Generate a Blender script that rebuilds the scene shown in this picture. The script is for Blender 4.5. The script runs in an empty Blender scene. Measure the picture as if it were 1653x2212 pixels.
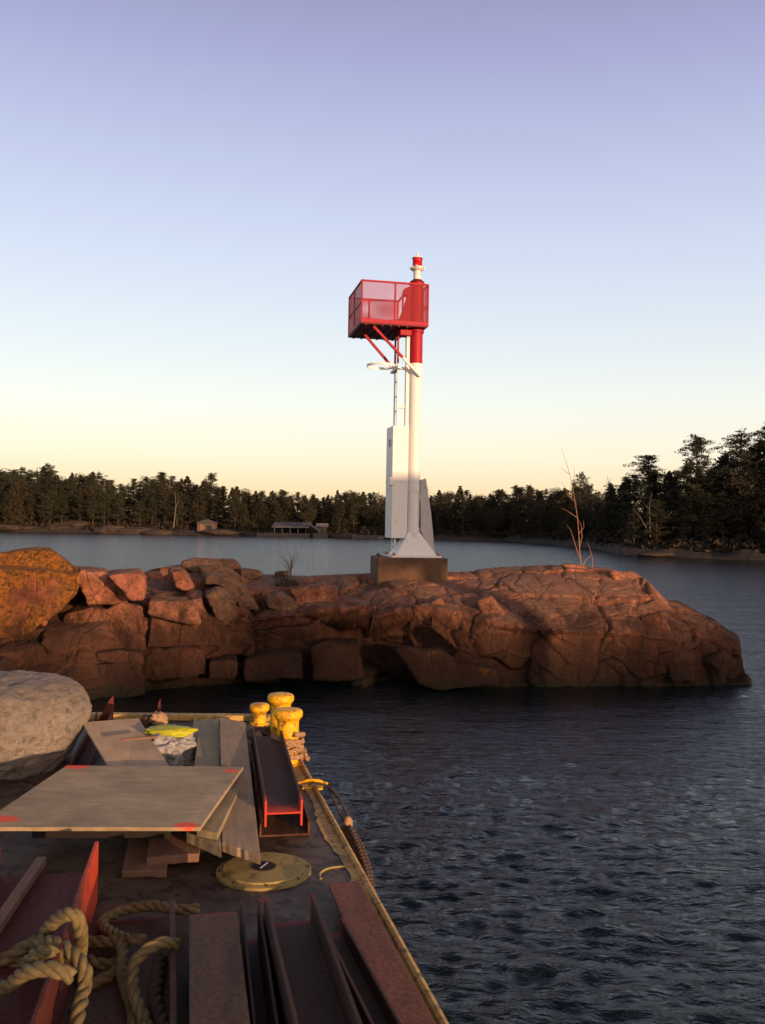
import bpy, bmesh, math, random
import numpy as np
from mathutils import Vector, Matrix, Euler
from mathutils.kdtree import KDTree
R = math.radians
random.seed(7); rng = np.random.default_rng(7)
SC = bpy.context.scene
COL = SC.collection

# ------------------------------------------------------------------ camera, sky, sun, exposure
F = 1955.0; PITCH = math.atan(24/F); ROLL = R(1.0); CAM = Vector((0, 0, 2.8))
cr = Vector((math.cos(ROLL), 0, math.sin(ROLL)))
cf = Vector((0, math.cos(PITCH), math.sin(PITCH)))
cr = (cr - cf*cr.dot(cf)).normalized(); cu = cr.cross(cf)
cd = bpy.data.cameras.new('camera'); cam = bpy.data.objects.new('camera', cd); COL.objects.link(cam)
cam.matrix_world = Matrix(((cr.x, cu.x, -cf.x, CAM.x), (cr.y, cu.y, -cf.y, CAM.y), (cr.z, cu.z, -cf.z, CAM.z), (0, 0, 0, 1)))
cd.sensor_fit = 'VERTICAL'; cd.sensor_height = 24; cd.lens = 24*F/2212
cd.clip_start = 0.05; cd.clip_end = 6000
cd.dof.use_dof = True; cd.dof.focus_distance = 17.0; cd.dof.aperture_fstop = 5.0
SC.camera = cam

SUN_EL, SUN_AZ = R(6.0), R(38.0)           # low sun, behind the camera and to its right
sun_dir = Vector((math.sin(SUN_AZ)*math.cos(SUN_EL), -math.cos(SUN_AZ)*math.cos(SUN_EL), math.sin(SUN_EL)))
W = bpy.data.worlds.new('World'); SC.world = W; W.use_nodes = True
nt = W.node_tree; nt.nodes.clear()
sky = nt.nodes.new('ShaderNodeTexSky'); sky.sky_type = 'NISHITA'; sky.sun_disc = False
sky.sun_elevation = SUN_EL; sky.sun_rotation = math.atan2(sun_dir.x, sun_dir.y); sky.dust_density = 1.5
bgN = nt.nodes.new('ShaderNodeBackground'); bgN.inputs['Strength'].default_value = 0.05
nt.links.new(sky.outputs[0], bgN.inputs[0])
tc = nt.nodes.new('ShaderNodeTexCoord'); sx = nt.nodes.new('ShaderNodeSeparateXYZ'); nt.links.new(tc.outputs['Generated'], sx.inputs[0])
ramp = nt.nodes.new('ShaderNodeValToRGB'); nt.links.new(sx.outputs['Z'], ramp.inputs[0])
def lin(c):
    return tuple(((x/255)/12.92 if x/255 <= .04045 else ((x/255+.055)/1.055)**2.4) for x in c)+(1,)
stops = [(0.0, (226, 186, 140)), (0.035, (241, 214, 176)), (0.075, (241, 228, 207)), (0.13, (232, 232, 225)), (0.19, (218, 223, 228)),
         (0.28, (201, 207, 228)), (0.37, (182, 186, 217)), (0.46, (160, 158, 199)), (0.62, (100, 98, 122)), (1.0, (50, 48, 58))]
cr_ = ramp.color_ramp
while len(cr_.elements) < len(stops): cr_.elements.new(0.5)
for e, (p, c) in zip(cr_.elements, stops): e.position = p; e.color = lin(c)
bgR = nt.nodes.new('ShaderNodeBackground'); bgR.inputs['Strength'].default_value = 0.90
# warm glow of the evening sky round the low sun
dp = nt.nodes.new('ShaderNodeVectorMath'); dp.operation = 'DOT_PRODUCT'; nt.links.new(tc.outputs['Generated'], dp.inputs[0]); dp.inputs[1].default_value = sun_dir
gr_ = nt.nodes.new('ShaderNodeValToRGB'); nt.links.new(dp.outputs['Value'], gr_.inputs[0])
while len(gr_.color_ramp.elements) < 4: gr_.color_ramp.elements.new(.5)
for e, (p, c) in zip(gr_.color_ramp.elements, ((0, (0, 0, 0, 1)), (.5, (.09, .05, .025, 1)), (.85, (.45, .25, .12, 1)), (1, (1.3, .7, .32, 1)))): e.position = p; e.color = c
mx = nt.nodes.new('ShaderNodeMix'); mx.data_type = 'RGBA'; mx.blend_type = 'ADD'; mx.inputs[0].default_value = 1; nt.links.new(ramp.outputs[0], mx.inputs[6]); nt.links.new(gr_.outputs[0], mx.inputs[7])
nt.links.new(mx.outputs[2], bgR.inputs[0])
add = nt.nodes.new('ShaderNodeAddShader'); nt.links.new(bgN.outputs[0], add.inputs[0]); nt.links.new(bgR.outputs[0], add.inputs[1])
wo = nt.nodes.new('ShaderNodeOutputWorld'); nt.links.new(add.outputs[0], wo.inputs[0])
sl = bpy.data.lights.new('sun', 'SUN'); sl.energy = 5.0; sl.angle = R(0.5); sl.color = (1.0, 0.60, 0.34)
so = bpy.data.objects.new('sun', sl); COL.objects.link(so); so.rotation_euler = sun_dir.to_track_quat('Z', 'Y').to_euler()
SC.view_settings.view_transform = 'Standard'; SC.view_settings.look = 'None'
SC.view_settings.exposure = 0.15; SC.view_settings.gamma = 1.0; SC.view_settings.use_curve_mapping = False
SC.cycles.max_bounces = 6; SC.cycles.caustics_reflective = False; SC.cycles.caustics_refractive = False

# ------------------------------------------------------------------ measuring helpers
def ray(u, v): return (cf + cr*((u-826.5)/F) + cu*((1106-v)/F))
def atY(u, v, Y): d = ray(u, v); return CAM + d*(Y/d.y)
def atZ(u, v, z): d = ray(u, v); return CAM + d*((z-CAM.z)/d.z)

# ------------------------------------------------------------------ numpy noise
def _h(i, j, k, s):
    n = (i*374761393 + j*668265263 + k*2147483647 + s*974634777) & 0xFFFFFFFF
    n = ((n ^ (n >> 13))*1274126177) & 0xFFFFFFFF
    n = (n ^ (n >> 16)) & 0xFFFFFFFF
    return n/4294967295.0
def vnoise(p, s=0):
    i = np.floor(p).astype(np.int64); f = p-i; f = f*f*(3-2*f); r = 0
    for a in (0, 1):
        for b in (0, 1):
            for c in (0, 1):
                w = (f[:, 0] if a else 1-f[:, 0])*(f[:, 1] if b else 1-f[:, 1])*(f[:, 2] if c else 1-f[:, 2])
                r = r + w*_h(i[:, 0]+a, i[:, 1]+b, i[:, 2]+c, s)
    return r*2-1
def fbm(p, o=4, s=0):
    r = 0; a = 1.0; t = 0
    for k in range(o):
        r = r + a*vnoise(p*(2**k)+k*17.3, s+k); t += a; a *= .5
    return r/t

# ------------------------------------------------------------------ materials
class NT:
    def __init__(s, name):
        s.m = bpy.data.materials.new(name); s.m.use_nodes = True; s.t = s.m.node_tree; s.t.nodes.clear()
        s.out = s.n('ShaderNodeOutputMaterial'); s.b = s.n('ShaderNodeBsdfPrincipled'); s.l(s.b.outputs[0], s.out.inputs[0])
        s.tc = s.n('ShaderNodeTexCoord')
    def n(s, t, **k):
        x = s.t.nodes.new(t)
        for a, v in k.items(): setattr(x, a, v)
        return x
    def l(s, a, b): s.t.links.new(a, b)
    def noise(s, scale, detail=6, rough=.6, coord='Object', dist=0.0, stretch=None):
        x = s.n('ShaderNodeTexNoise'); x.inputs['Scale'].default_value = scale; x.inputs['Detail'].default_value = detail
        x.inputs['Roughness'].default_value = rough; x.inputs['Distortion'].default_value = dist
        c = s.tc.outputs[coord] if isinstance(coord, str) else coord
        if stretch:
            mp = s.n('ShaderNodeMapping'); mp.inputs['Scale'].default_value = stretch; s.l(c, mp.inputs[0]); c = mp.outputs[0]
        s.l(c, x.inputs['Vector']); return x.outputs['Fac']
    def ramp(s, fac, stops):
        x = s.n('ShaderNodeValToRGB'); s.l(fac, x.inputs[0]); e = x.color_ramp.elements
        while len(e) < len(stops): e.new(.5)
        for q, (p, c) in zip(e, stops): q.position = p; q.color = (c, c, c, 1) if isinstance(c, (int, float)) else tuple(c)+(1,)
        return x.outputs[0]
    def mix(s, fac, a, b):
        x = s.n('ShaderNodeMix', data_type='RGBA')
        for sock, v in ((x.inputs[0], fac), (x.inputs[6], a), (x.inputs[7], b)):
            if isinstance(v, bpy.types.NodeSocket): s.l(v, sock)
            elif isinstance(v, (int, float)): sock.default_value = v
            else: sock.default_value = tuple(v)+(1,)
        return x.outputs[2]
    def math(s, op, a, b=None, c=None, clamp=False):
        x = s.n('ShaderNodeMath', operation=op); x.use_clamp = clamp
        for k, v in enumerate((a, b, c)):
            if v is None: continue
            if isinstance(v, bpy.types.NodeSocket): s.l(v, x.inputs[k])
            else: x.inputs[k].default_value = v
        return x.outputs[0]
    def bump(s, h, strength=.3, dist=.02, normal=None):
        x = s.n('ShaderNodeBump'); x.inputs['Strength'].default_value = strength; x.inputs['Distance'].default_value = dist
        s.l(h, x.inputs['Height'])
        if normal is not None: s.l(normal, x.inputs['Normal'])
        s.l(x.outputs[0], s.b.inputs['Normal']); return x.outputs[0]
    def color(s, c):
        if isinstance(c, bpy.types.NodeSocket): s.l(c, s.b.inputs['Base Color'])
        else: s.b.inputs['Base Color'].default_value = tuple(c)+(1,)
    def rough(s, c):
        if isinstance(c, bpy.types.NodeSocket): s.l(c, s.b.inputs['Roughness'])
        else: s.b.inputs['Roughness'].default_value = c
    def xyz(s, coord='Object'):
        x = s.n('ShaderNodeSeparateXYZ'); s.l(s.tc.outputs[coord], x.inputs[0]); return x.outputs

def painted(name, col, dirt, dirt_amt=.45, rough=.5, scale=6, metal=0.0, bump=.15, chips=0.0):
    t = NT(name); d = t.ramp(t.noise(scale, 8, .65), [(dirt_amt-.12 if dirt_amt > .5 else .28, 1), (.28+dirt_amt*.5, 0)])
    if chips: d = t.math('MAXIMUM', d, t.ramp(t.noise(scale*2.2, 9, .75), [(chips-.02, 1), (chips+.015, 0)]))
    f = t.noise(scale*7, 5)
    c = t.mix(d, col, dirt); c = t.mix(t.math('MULTIPLY', f, .25), c, tuple(x*.55 for x in col)); t.b.inputs['Specular IOR Level'].default_value = .3; t.color(c); t.rough(rough)
    t.b.inputs['Metallic'].default_value = metal; t.bump(t.noise(scale*9, 6), bump, .004); return t.m

def rock_mat(name, moss=0.0, dark=0.5, cracks=.45, pink=(.62, .24, .130), brown=(.22, .078, .040)):
    t = NT(name); g = t.n('ShaderNodeNewGeometry'); P = g.outputs['Position']
    big = t.noise(.55, 6, .6, P); mid = t.noise(2.2, 8, .65, P, .6); fine = t.noise(16, 8, .7, P); gr = t.noise(70, 3, .8, P)
    c = t.mix(t.ramp(mid, [(.38, 0), (.62, 1)]), brown, pink)
    c = t.mix(t.math('MULTIPLY', t.ramp(big, [(.45, 0), (.62, 1)]), .5), c, (.13, .085, .058))
    c = t.mix(t.ramp(fine, [(.36, .75), (.48, 0)]), c, (.035, .02, .014))
    c = t.mix(t.ramp(gr, [(.35, .5), (.5, 0), (.62, 0), (.72, .35)]), c, (.13, .08, .055))
    st = t.noise(1.3, 8, .7, P, .4, (1.6, 1.6, .55))                        # dark lichen and water stains running down
    sxyz = t.n('ShaderNodeSeparateXYZ'); t.l(g.outputs['Position'], sxyz.inputs[0]); z = sxyz.outputs[2]
    nz = t.n('ShaderNodeSeparateXYZ'); t.l(g.outputs['Normal'], nz.inputs[0])
    c = t.mix(t.math('MULTIPLY', t.ramp(nz.outputs[2], [(.62, 0), (.92, 1)]), t.ramp(mid, [(.3, .25), (.6, .8)])), c, (.20, .125, .085))    # grey lichen on the tops
    low = t.ramp(t.math('MULTIPLY', t.math('ADD', z, t.math('MULTIPLY', t.math('SUBTRACT', st, .5), 2.6)), .6), [(.10, .96), (.60, min(.88, 1.6*dark)), (.95, 0.0)])  # dark low band: water stain plus shade painted into the lower rock
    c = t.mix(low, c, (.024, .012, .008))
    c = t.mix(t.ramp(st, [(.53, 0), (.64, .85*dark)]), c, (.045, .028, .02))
    if moss:
        mm = t.ramp(t.math('ADD', t.noise(1.7, 7, .7, P), t.math('MULTIPLY', z, .13)), [(.60, 0), (.74, moss)])
        c = t.mix(mm, c, t.mix(t.ramp(fine, [(.4, 0), (.6, 1)]), (.07, .04, .010), (.34, .125, .020)))
    alg = t.ramp(t.math('ADD', z, t.math('MULTIPLY', mid, .25)), [(.08, .9), (.34, 0)])
    c = t.mix(alg, c, (.020, .022, .010))
    v = t.n('ShaderNodeTexVoronoi', feature='DISTANCE_TO_EDGE'); v.inputs['Scale'].default_value = 1.25
    wv = t.n('ShaderNodeVectorMath', operation='ADD'); nn = t.n('ShaderNodeTexNoise'); nn.inputs['Scale'].default_value = 2.5; t.l(P, nn.inputs['Vector'])
    sc_ = t.n('ShaderNodeVectorMath', operation='SCALE'); sc_.inputs['Scale'].default_value = .22; t.l(nn.outputs['Color'], sc_.inputs[0]); t.l(P, wv.inputs[0]); t.l(sc_.outputs[0], wv.inputs[1]); mpv = t.n('ShaderNodeMapping'); mpv.inputs['Scale'].default_value = (1.25, .5, .9); mpv.inputs['Rotation'].default_value = (.3, .5, .5); t.l(wv.outputs[0], mpv.inputs[0]); t.l(mpv.outputs[0], v.inputs['Vector'])
    crack = t.ramp(v.outputs['Distance'], [(0, 0), (.035, 1)])
    t.rough(t.ramp(z, [(.05, .55), (.3, .85)])); t.b.inputs['Specular IOR Level'].default_value = .18
    c = t.mix(t.ramp(v.outputs['Distance'], [(0, cracks), (.013, 0)]), c, (.03, .018, .013)); t.color(c)
    h = t.math('ADD', t.math('MULTIPLY', fine, 1.2), t.math('ADD', t.math('MULTIPLY', gr, .35), t.math('ADD', t.math('MULTIPLY', mid, 1.5), t.math('MULTIPLY', crack, .4))))
    t.bump(h, .9, .05); return t.m

def rust_mat(name, base=(.055, .026, .016), hi=(.20, .080, .040), end=None, span=.10, rough=.62, flange=None):
    """rusty mill steel; local Y runs along the piece from its near end, where spray paint may sit"""
    t = NT(name)
    n1 = t.noise(5, 8, .65, 'Object', .3, (1.5, .16, 1.5)); n2 = t.noise(60, 6, .7)
    c = t.mix(t.ramp(n1, [(.38, 0), (.60, 1)]), base, hi); c = t.mix(t.ramp(n2, [(.4, .6), (.6, 0)]), c, tuple(x*.4 for x in base))
    c = t.mix(t.ramp(t.noise(2.5, 6, .6), [(.52, 0), (.7, .5)]), c, (.06, .045, .034))
    if end:
        y = t.xyz()[1]
        m = t.ramp(t.math('ADD', y, t.math('MULTIPLY', t.math('SUBTRACT', t.noise(14, 4), .5), span*1.6)), [(0, 1), (span*.45, .95), (min(.99, span*1.2), 0)])
        if flange: m = t.math('MULTIPLY', m, t.ramp(t.math('MULTIPLY', t.xyz()[0], -1.0), [(flange, 0), (flange+.01, 1)]))
        c = t.mix(m, c, end)
    t.color(c); t.rough(rough+.08); t.b.inputs['Specular IOR Level'].default_value = .22; t.bump(n2, .35, .003); return t.m

def wood_mat(name, a, b, stretch=(1, .12, 1), scale=26, orange=None, rough=.8):
    t = NT(name); n1 = t.noise(scale, 9, .72, 'Object', 1.2, stretch); n2 = t.noise(3, 6, .6); n3 = t.noise(120, 3)
    c = t.mix(t.ramp(n1, [(.3, 0), (.7, 1)]), a, b); c = t.mix(t.ramp(n2, [(.35, .55), (.6, 0)]), c, tuple(x*.55 for x in a))
    c = t.mix(t.ramp(n3, [(.3, .3), (.45, 0)]), c, (.06, .045, .03))
    if orange:
        x = t.xyz(); tot = None
        for (px, py, rx, ry) in orange:
            dx = t.math('DIVIDE', t.math('SUBTRACT', x[0], px), rx); dy = t.math('DIVIDE', t.math('SUBTRACT', x[1], py), ry)
            d = t.math('ADD', t.math('MULTIPLY', dx, dx), t.math('MULTIPLY', dy, dy))
            d = t.math('ADD', d, t.math('MULTIPLY', t.math('SUBTRACT', t.noise(22, 5, .7), .5), 2.6))
            k = t.ramp(d, [(.55, 1), (1.0, 0)]); tot = k if tot is None else t.math('MAXIMUM', tot, k)
        c = t.mix(tot, c, (.78, .085, .03))
    t.color(c); t.rough(rough); t.bump(n1, .25, .004); return t.m

M = {}
M['rock'] = rock_mat('pink_granite'); M['rockdark'] = rock_mat('dark_stained_granite', dark=.72)
M['rockmoss'] = rock_mat('ochre_lichen_granite', moss=.95, dark=.5, cracks=.25, pink=(.40, .125, .05), brown=(.14, .045, .022))
M['rockpink'] = rock_mat('fresh_pink_granite', dark=.12, cracks=.3, pink=(.50, .17, .10), brown=(.26, .08, .045))
M['rockgrey'] = rock_mat('grey_pink_granite', dark=.25, pink=(.30, .15, .09), brown=(.11, .06, .036))
M['white'] = painted('white_paint', (.80, .79, .76), (.5, .44, .36), .25, .42, 3, bump=.04)
M['red'] = painted('red_paint', (.36, .003, .018), (.24, .003, .010), .3, .55, 4, bump=.05)
M['reddark'] = painted('dark_red_paint', (.14, .004, .010), (.09, .004, .006), .3, .5, 4, bump=.05)
M['steelgrey'] = painted('grey_galvanised', (.42, .40, .41), (.22, .12, .08), .30, .55, 5, .3)
M['nut'] = painted('primer_nut', (.45, .14, .10), (.2, .08, .05), .4, .6, 20)
M['yellow'] = painted('yellow_bollard_paint', (.82, .44, .008), (.16, .05, .02), .42, .5, 8, bump=.5, chips=.45)
M['deckyellow'] = painted('worn_yellow_deck_paint', (.56, .36, .10), (.16, .09, .04), .5, .65, 10, bump=.5, chips=.45)
M['hatch'] = painted('yellow_hatch_paint', (.34, .26, .085), (.12, .07, .03), .42, .7, 9, bump=.5, chips=.43)
M['deck'] = painted('deck_plate', (.105, .072, .046), (.035, .021, .013), .5, .6, 4.5, .0, .7, .47)
M['hull'] = painted('rusty_hull', (.16, .055, .030), (.05, .022, .015), .5, .7, 4, 0, .5)
M['black'] = painted('black_rubber', (.014, .012, .012), (.03, .02, .015), .4, .7, 8)
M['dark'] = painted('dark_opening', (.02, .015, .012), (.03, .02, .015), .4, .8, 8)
M['rust'] = rust_mat('rusty_steel'); M['rustred'] = rust_mat('red_rust_steel', (.12, .030, .020), (.20, .05, .032))
M['rustpurple'] = rust_mat('purple_mill_steel', (.060, .034, .020), (.135, .072, .044), (.22, .02, .025), .012)
M['orange_end'] = rust_mat('rusty_steel_orange_end', (.065, .028, .018), (.12, .04, .022), (.46, .05, .022), .10)
M['orange_long'] = rust_mat('rusty_steel_long_orange', (.10, .028, .018), (.16, .04, .025), (.55, .065, .022), .50, flange=.16)
M['pink_end'] = rust_mat('rusty_steel_pink_end', (.05, .028, .02), (.09, .04, .025), (.20, .016, .02), .035)
M['brownflat'] = rust_mat('brown_flat_steel', (.16, .06, .035), (.26, .10, .055))
M['ply'] = wood_mat('plywood', (.27, .19, .10), (.52, .39, .22), (.12, 1, 1), 30, [(-.44, -.44, .10, .05), (.42, -.44, .06, .04), (-.42, .45, .07, .05), (.44, .46, .045, .035)])
M['ply2'] = wood_mat('old_plywood', (.36, .25, .15), (.50, .36, .22))
M['plank'] = wood_mat('grey_brown_plank', (.24, .165, .095), (.42, .30, .18)); M['plank2'] = wood_mat('greenish_timber', (.24, .19, .10), (.38, .31, .17))
M['oldwood'] = wood_mat('dark_old_wood', (.16, .085, .05), (.26, .14, .085))
M['bag'] = painted('pale_tarp', (.30, .29, .28), (.22, .2, .18), .4, .7, 6, bump=.5)
M['hivis'] = painted('fluorescent_yellow', (.42, .42, .015), (.24, .22, .02), .3, .55, 8, bump=.2)
M['plinth'] = painted('weathered_concrete', (.12, .066, .036), (.05, .03, .018), .5, .85, 3, bump=.8)
M['farwhite'] = painted('pale_trim', (.22, .19, .17), (.15, .12, .1), .4, .7, 1)
M['farroof'] = painted('grey_roof', (.11, .095, .085), (.07, .06, .05), .5, .8, 1)
M['farwall'] = painted('weathered_shed_wall', (.11, .078, .055), (.07, .05, .035), .5, .8, 1)
M['fardark'] = painted('dark_boathouse_wall', (.030, .022, .020), (.02, .015, .012), .5, .8, 1)
M['fardock'] = painted('stone_dock', (.10, .08, .07), (.09, .07, .06), .5, .85, 1)
M['barkpale'] = painted('pale_bark', (.15, .115, .085), (.08, .06, .045), .4, .8, 5)
M['bark'] = painted('dark_bark', (.055, .038, .028), (.03, .02, .015), .4, .9, 5)
M['twig'] = painted('orange_brown_twig', (.32, .16, .09), (.16, .08, .05), .4, .8, 10)
M['bush'] = painted('grey_twigs', (.10, .075, .055), (.05, .04, .03), .4, .9, 10)
M['glass'] = painted('dark_window', (.02, .025, .03), (.02, .02, .02), .3, .1, 2)
M['redlens'] = painted('red_lens', (.55, .008, .012), (.4, .005, .01), .3, .12, 4)

def conc_mat():
    t = NT('rough_concrete_lump'); n1 = t.noise(3, 8, .7); n2 = t.noise(14, 8, .75); n3 = t.noise(60, 4, .8)
    c = t.mix(t.ramp(n1, [(.35, 0), (.65, 1)]), (.27, .22, .175), (.54, .45, .36)); c = t.mix(t.ramp(n2, [(.36, .7), (.5, 0)]), c, (.10, .08, .06))
    c = t.mix(t.ramp(n3, [(.35, .4), (.5, 0)]), c, (.14, .12, .10)); t.color(c); t.rough(.9)
    t.bump(t.math('ADD', n2, t.math('MULTIPLY', n3, .6)), 1.0, .06); return t.m
M['lump'] = conc_mat()
def rope_mat(name, a, b):
    t = NT(name); n = t.noise(30, 5, .7); f = t.noise(260, 2, .6)
    c = t.mix(t.ramp(n, [(.35, 0), (.65, 1)]), a, b); t.color(c); t.rough(.9); t.bump(f, .6, .003); return t.m
M['rope'] = rope_mat('yellow_rope', (.10, .074, .027), (.22, .165, .065)); M['rope2'] = rope_mat('tan_rope', (.26, .15, .08), (.40, .25, .14))
M['ropedark'] = rope_mat('brown_rope', (.06, .035, .022), (.11, .06, .035))
def leaf_mat(name, a, b):
    t = NT(name); oi = t.n('ShaderNodeObjectInfo'); n = t.noise(.9, 4, .6, 'Object')
    f = t.math('ADD', t.math('MULTIPLY', oi.outputs['Random'], .6), t.math('MULTIPLY', n, .5)); t.color(t.mix(f, a, b)); t.rough(.75)
    t.b.inputs['Specular IOR Level'].default_value = .2; return t.m
M['leaf'] = leaf_mat('pine_needles', (.022, .026, .014), (.040, .040, .020)); M['leaf2'] = leaf_mat('cedar_needles', (.024, .025, .014), (.046, .038, .020))
M['under'] = leaf_mat('undergrowth', (.024, .019, .012), (.042, .030, .019))
def ground_mat():
    t = NT('shore_ground'); g = t.n('ShaderNodeNewGeometry'); n = t.noise(.25, 7, .65, g.outputs['Position']); n2 = t.noise(1.6, 7, .7, g.outputs['Position'])
    c = t.mix(t.ramp(n, [(.4, 0), (.6, 1)]), (.018, .014, .010), (.034, .025, .018)); c = t.mix(t.ramp(n2, [(.5, 0), (.62, .7)]), c, (.06, .044, .034))
    t.color(c); t.rough(.9); t.bump(n2, .8, .3); return t.m
M['ground'] = ground_mat()
def water_mat():
    t = NT('lake_water'); g = t.n('ShaderNodeNewGeometry'); P = g.outputs['Position']
    t.color((.004, .009, .010)); t.rough(.08); t.b.inputs['IOR'].default_value = 1.333; t.b.inputs['Specular IOR Level'].default_value = .5
    a = t.noise(8.5, 5, .6, P, .4, (.5, 1, 1)); b = t.noise(1.3, 5, .6, P, .5, (.45, 1, 1)); c = t.noise(.35, 5, .6, P, .3, (.4, 1, 1))
    far = t.math('ADD', t.ramp(t.math('DIVIDE', t.xyz('Object')[1], 60.0), [(.30, 0), (.9, .15)]), .55)
    h = t.math('ADD', t.math('MULTIPLY', a, .12), t.math('MULTIPLY', far, t.math('ADD', t.math('MULTIPLY', b, .55), t.math('MULTIPLY', c, .9))))
    t.bump(h, 1.0, .30); return t.m
M['water'] = water_mat()

# ------------------------------------------------------------------ object helpers
def tag(o, label=None, cat=None, group=None, kind=None):
    if label: o['label'] = label
    if cat: o['category'] = cat
    if group: o['group'] = group
    if kind: o['kind'] = kind
    return o
def mesh_obj(name, verts, faces, mat=None, parent=None, smooth=False, mat_idx=None, mats=None):
    me = bpy.data.meshes.new(name)
    if isinstance(verts, np.ndarray) and isinstance(faces, np.ndarray):
        nv, nf, k = len(verts), len(faces), faces.shape[1]
        me.vertices.add(nv); me.vertices.foreach_set('co', verts.astype(np.float32).ravel())
        me.loops.add(nf*k); me.loops.foreach_set('vertex_index', faces.astype(np.int32).ravel())
        me.polygons.add(nf); me.polygons.foreach_set('loop_start', np.arange(0, nf*k, k, dtype=np.int32)); me.polygons.foreach_set('loop_total', np.full(nf, k, dtype=np.int32))
        me.update(calc_edges=True)
    else:
        me.from_pydata([tuple(v) for v in verts], [], [tuple(f) for f in faces])
    for m in (mats or ([mat] if mat else [])): me.materials.append(m)
    if mat_idx is not None: me.polygons.foreach_set('material_index', np.array(mat_idx, dtype=np.int32))
    if smooth: me.polygons.foreach_set('use_smooth', np.ones(len(me.polygons), dtype=bool))
    me.update()
    o = bpy.data.objects.new(name, me); COL.objects.link(o)
    if parent: o.parent = parent
    return o
def empty(name, loc=(0, 0, 0), rz=0.0):
    o = bpy.data.objects.new(name, None); COL.objects.link(o); o.location = loc; o.rotation_euler = (0, 0, rz); o.empty_display_size = .1
    return o
def fixnormals(o):
    bm = bmesh.new(); bm.from_mesh(o.data); bmesh.ops.recalc_face_normals(bm, faces=bm.faces); bm.to_mesh(o.data); bm.free(); return o
def bevel(o, w=.004, s=1):
    b = o.modifiers.new('bevel', 'BEVEL'); b.width = w; b.segments = s; b.limit_method = 'ANGLE'; return o
BOXF = [(0, 3, 2, 1), (4, 5, 6, 7), (0, 1, 5, 4), (1, 2, 6, 5), (2, 3, 7, 6), (3, 0, 4, 7)]
def box_vf(x0, x1, y0, y1, z0, z1):
    return [(x0, y0, z0), (x1, y0, z0), (x1, y1, z0), (x0, y1, z0), (x0, y0, z1), (x1, y0, z1), (x1, y1, z1), (x0, y1, z1)], BOXF
class MB:
    def __init__(s): s.v = []; s.f = []; s.mi = []
    def add(s, v, f, mi=0):
        b = len(s.v); s.v += [tuple(p) for p in v]; s.f += [tuple(i+b for i in q) for q in f]; s.mi += [mi]*len(f); return s
    def box(s, *a, mi=0): v, f = box_vf(*a); return s.add(v, f, mi)
    def bar(s, p, q, w, h=None, mi=0, up=(0, 0, 1)):
        h = h or w; p = Vector(p); q = Vector(q); d = (q-p).normalized(); u = Vector(up)
        if abs(d.dot(u)) > .98: u = Vector((1, 0, 0))
        x = d.cross(u).normalized(); y = x.cross(d); v = []
        for c in (p, q):
            for a, b in ((-1, -1), (1, -1), (1, 1), (-1, 1)): v.append(c + x*(a*w/2) + y*(b*h/2))
        return s.add(v, [(0, 1, 2, 3), (7, 6, 5, 4), (0, 4, 5, 1), (1, 5, 6, 2), (2, 6, 7, 3), (3, 7, 4, 0)], mi)
    def tube(s, pts, r, n=8, mi=0, caps=True):
        pts = [Vector(p) for p in pts]; rr = r if isinstance(r, (list, tuple)) else [r]*len(pts); v = []; x = None
        for i, p in enumerate(pts):
            d = (pts[min(i+1, len(pts)-1)]-pts[max(i-1, 0)]).normalized()
            if x is None: x = d.orthogonal().normalized()
            x = (x-d*x.dot(d)).normalized(); y = d.cross(x)
            for k in range(n):
                a = 2*math.pi*k/n; v.append(p+(x*math.cos(a)+y*math.sin(a))*rr[i])
        f = [(i*n+k, i*n+(k+1) % n, (i+1)*n+(k+1) % n, (i+1)*n+k) for i in range(len(pts)-1) for k in range(n)]
        if caps: f.append(tuple(range(n-1, -1, -1))); f.append(tuple((len(pts)-1)*n+k for k in range(n)))
        return s.add(v, f, mi)
    def lathe(s, prof, n=32, c=(0, 0, 0), mi=0):
        v = []; f = []
        for (r, z) in prof:
            for k in range(n):
                a = 2*math.pi*k/n; v.append((c[0]+r*math.cos(a), c[1]+r*math.sin(a), c[2]+z))
        for i in range(len(prof)-1):
            for k in range(n): f.append((i*n+k, i*n+(k+1) % n, (i+1)*n+(k+1) % n, (i+1)*n+k))
        f.append(tuple(range(n-1, -1, -1))); f.append(tuple((len(prof)-1)*n+k for k in range(n)))
        return s.add(v, f, mi)
    def prism(s, poly, thick_vec, mi=0):
        n = len(poly); t = Vector(thick_vec); v = [Vector(p) for p in poly]; v = v+[p+t for p in v]
        f = [tuple(range(n)), tuple(range(2*n-1, n-1, -1))]+[(i, i+n, (i+1) % n+n, (i+1) % n) for i in range(n)]
        return s.add(v, f, mi)
    def build(s, name, mats, parent=None, smooth=False, bev=0):
        mats = mats if isinstance(mats, (list, tuple)) else [mats]
        o = mesh_obj(name, s.v, s.f, parent=parent, mats=mats, mat_idx=s.mi, smooth=smooth); fixnormals(o)
        if smooth:
            try: o.data.set_sharp_from_angle(angle=R(40))
            except Exception: pass
        if bev: bevel(o, bev, 2)
        return o

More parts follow.
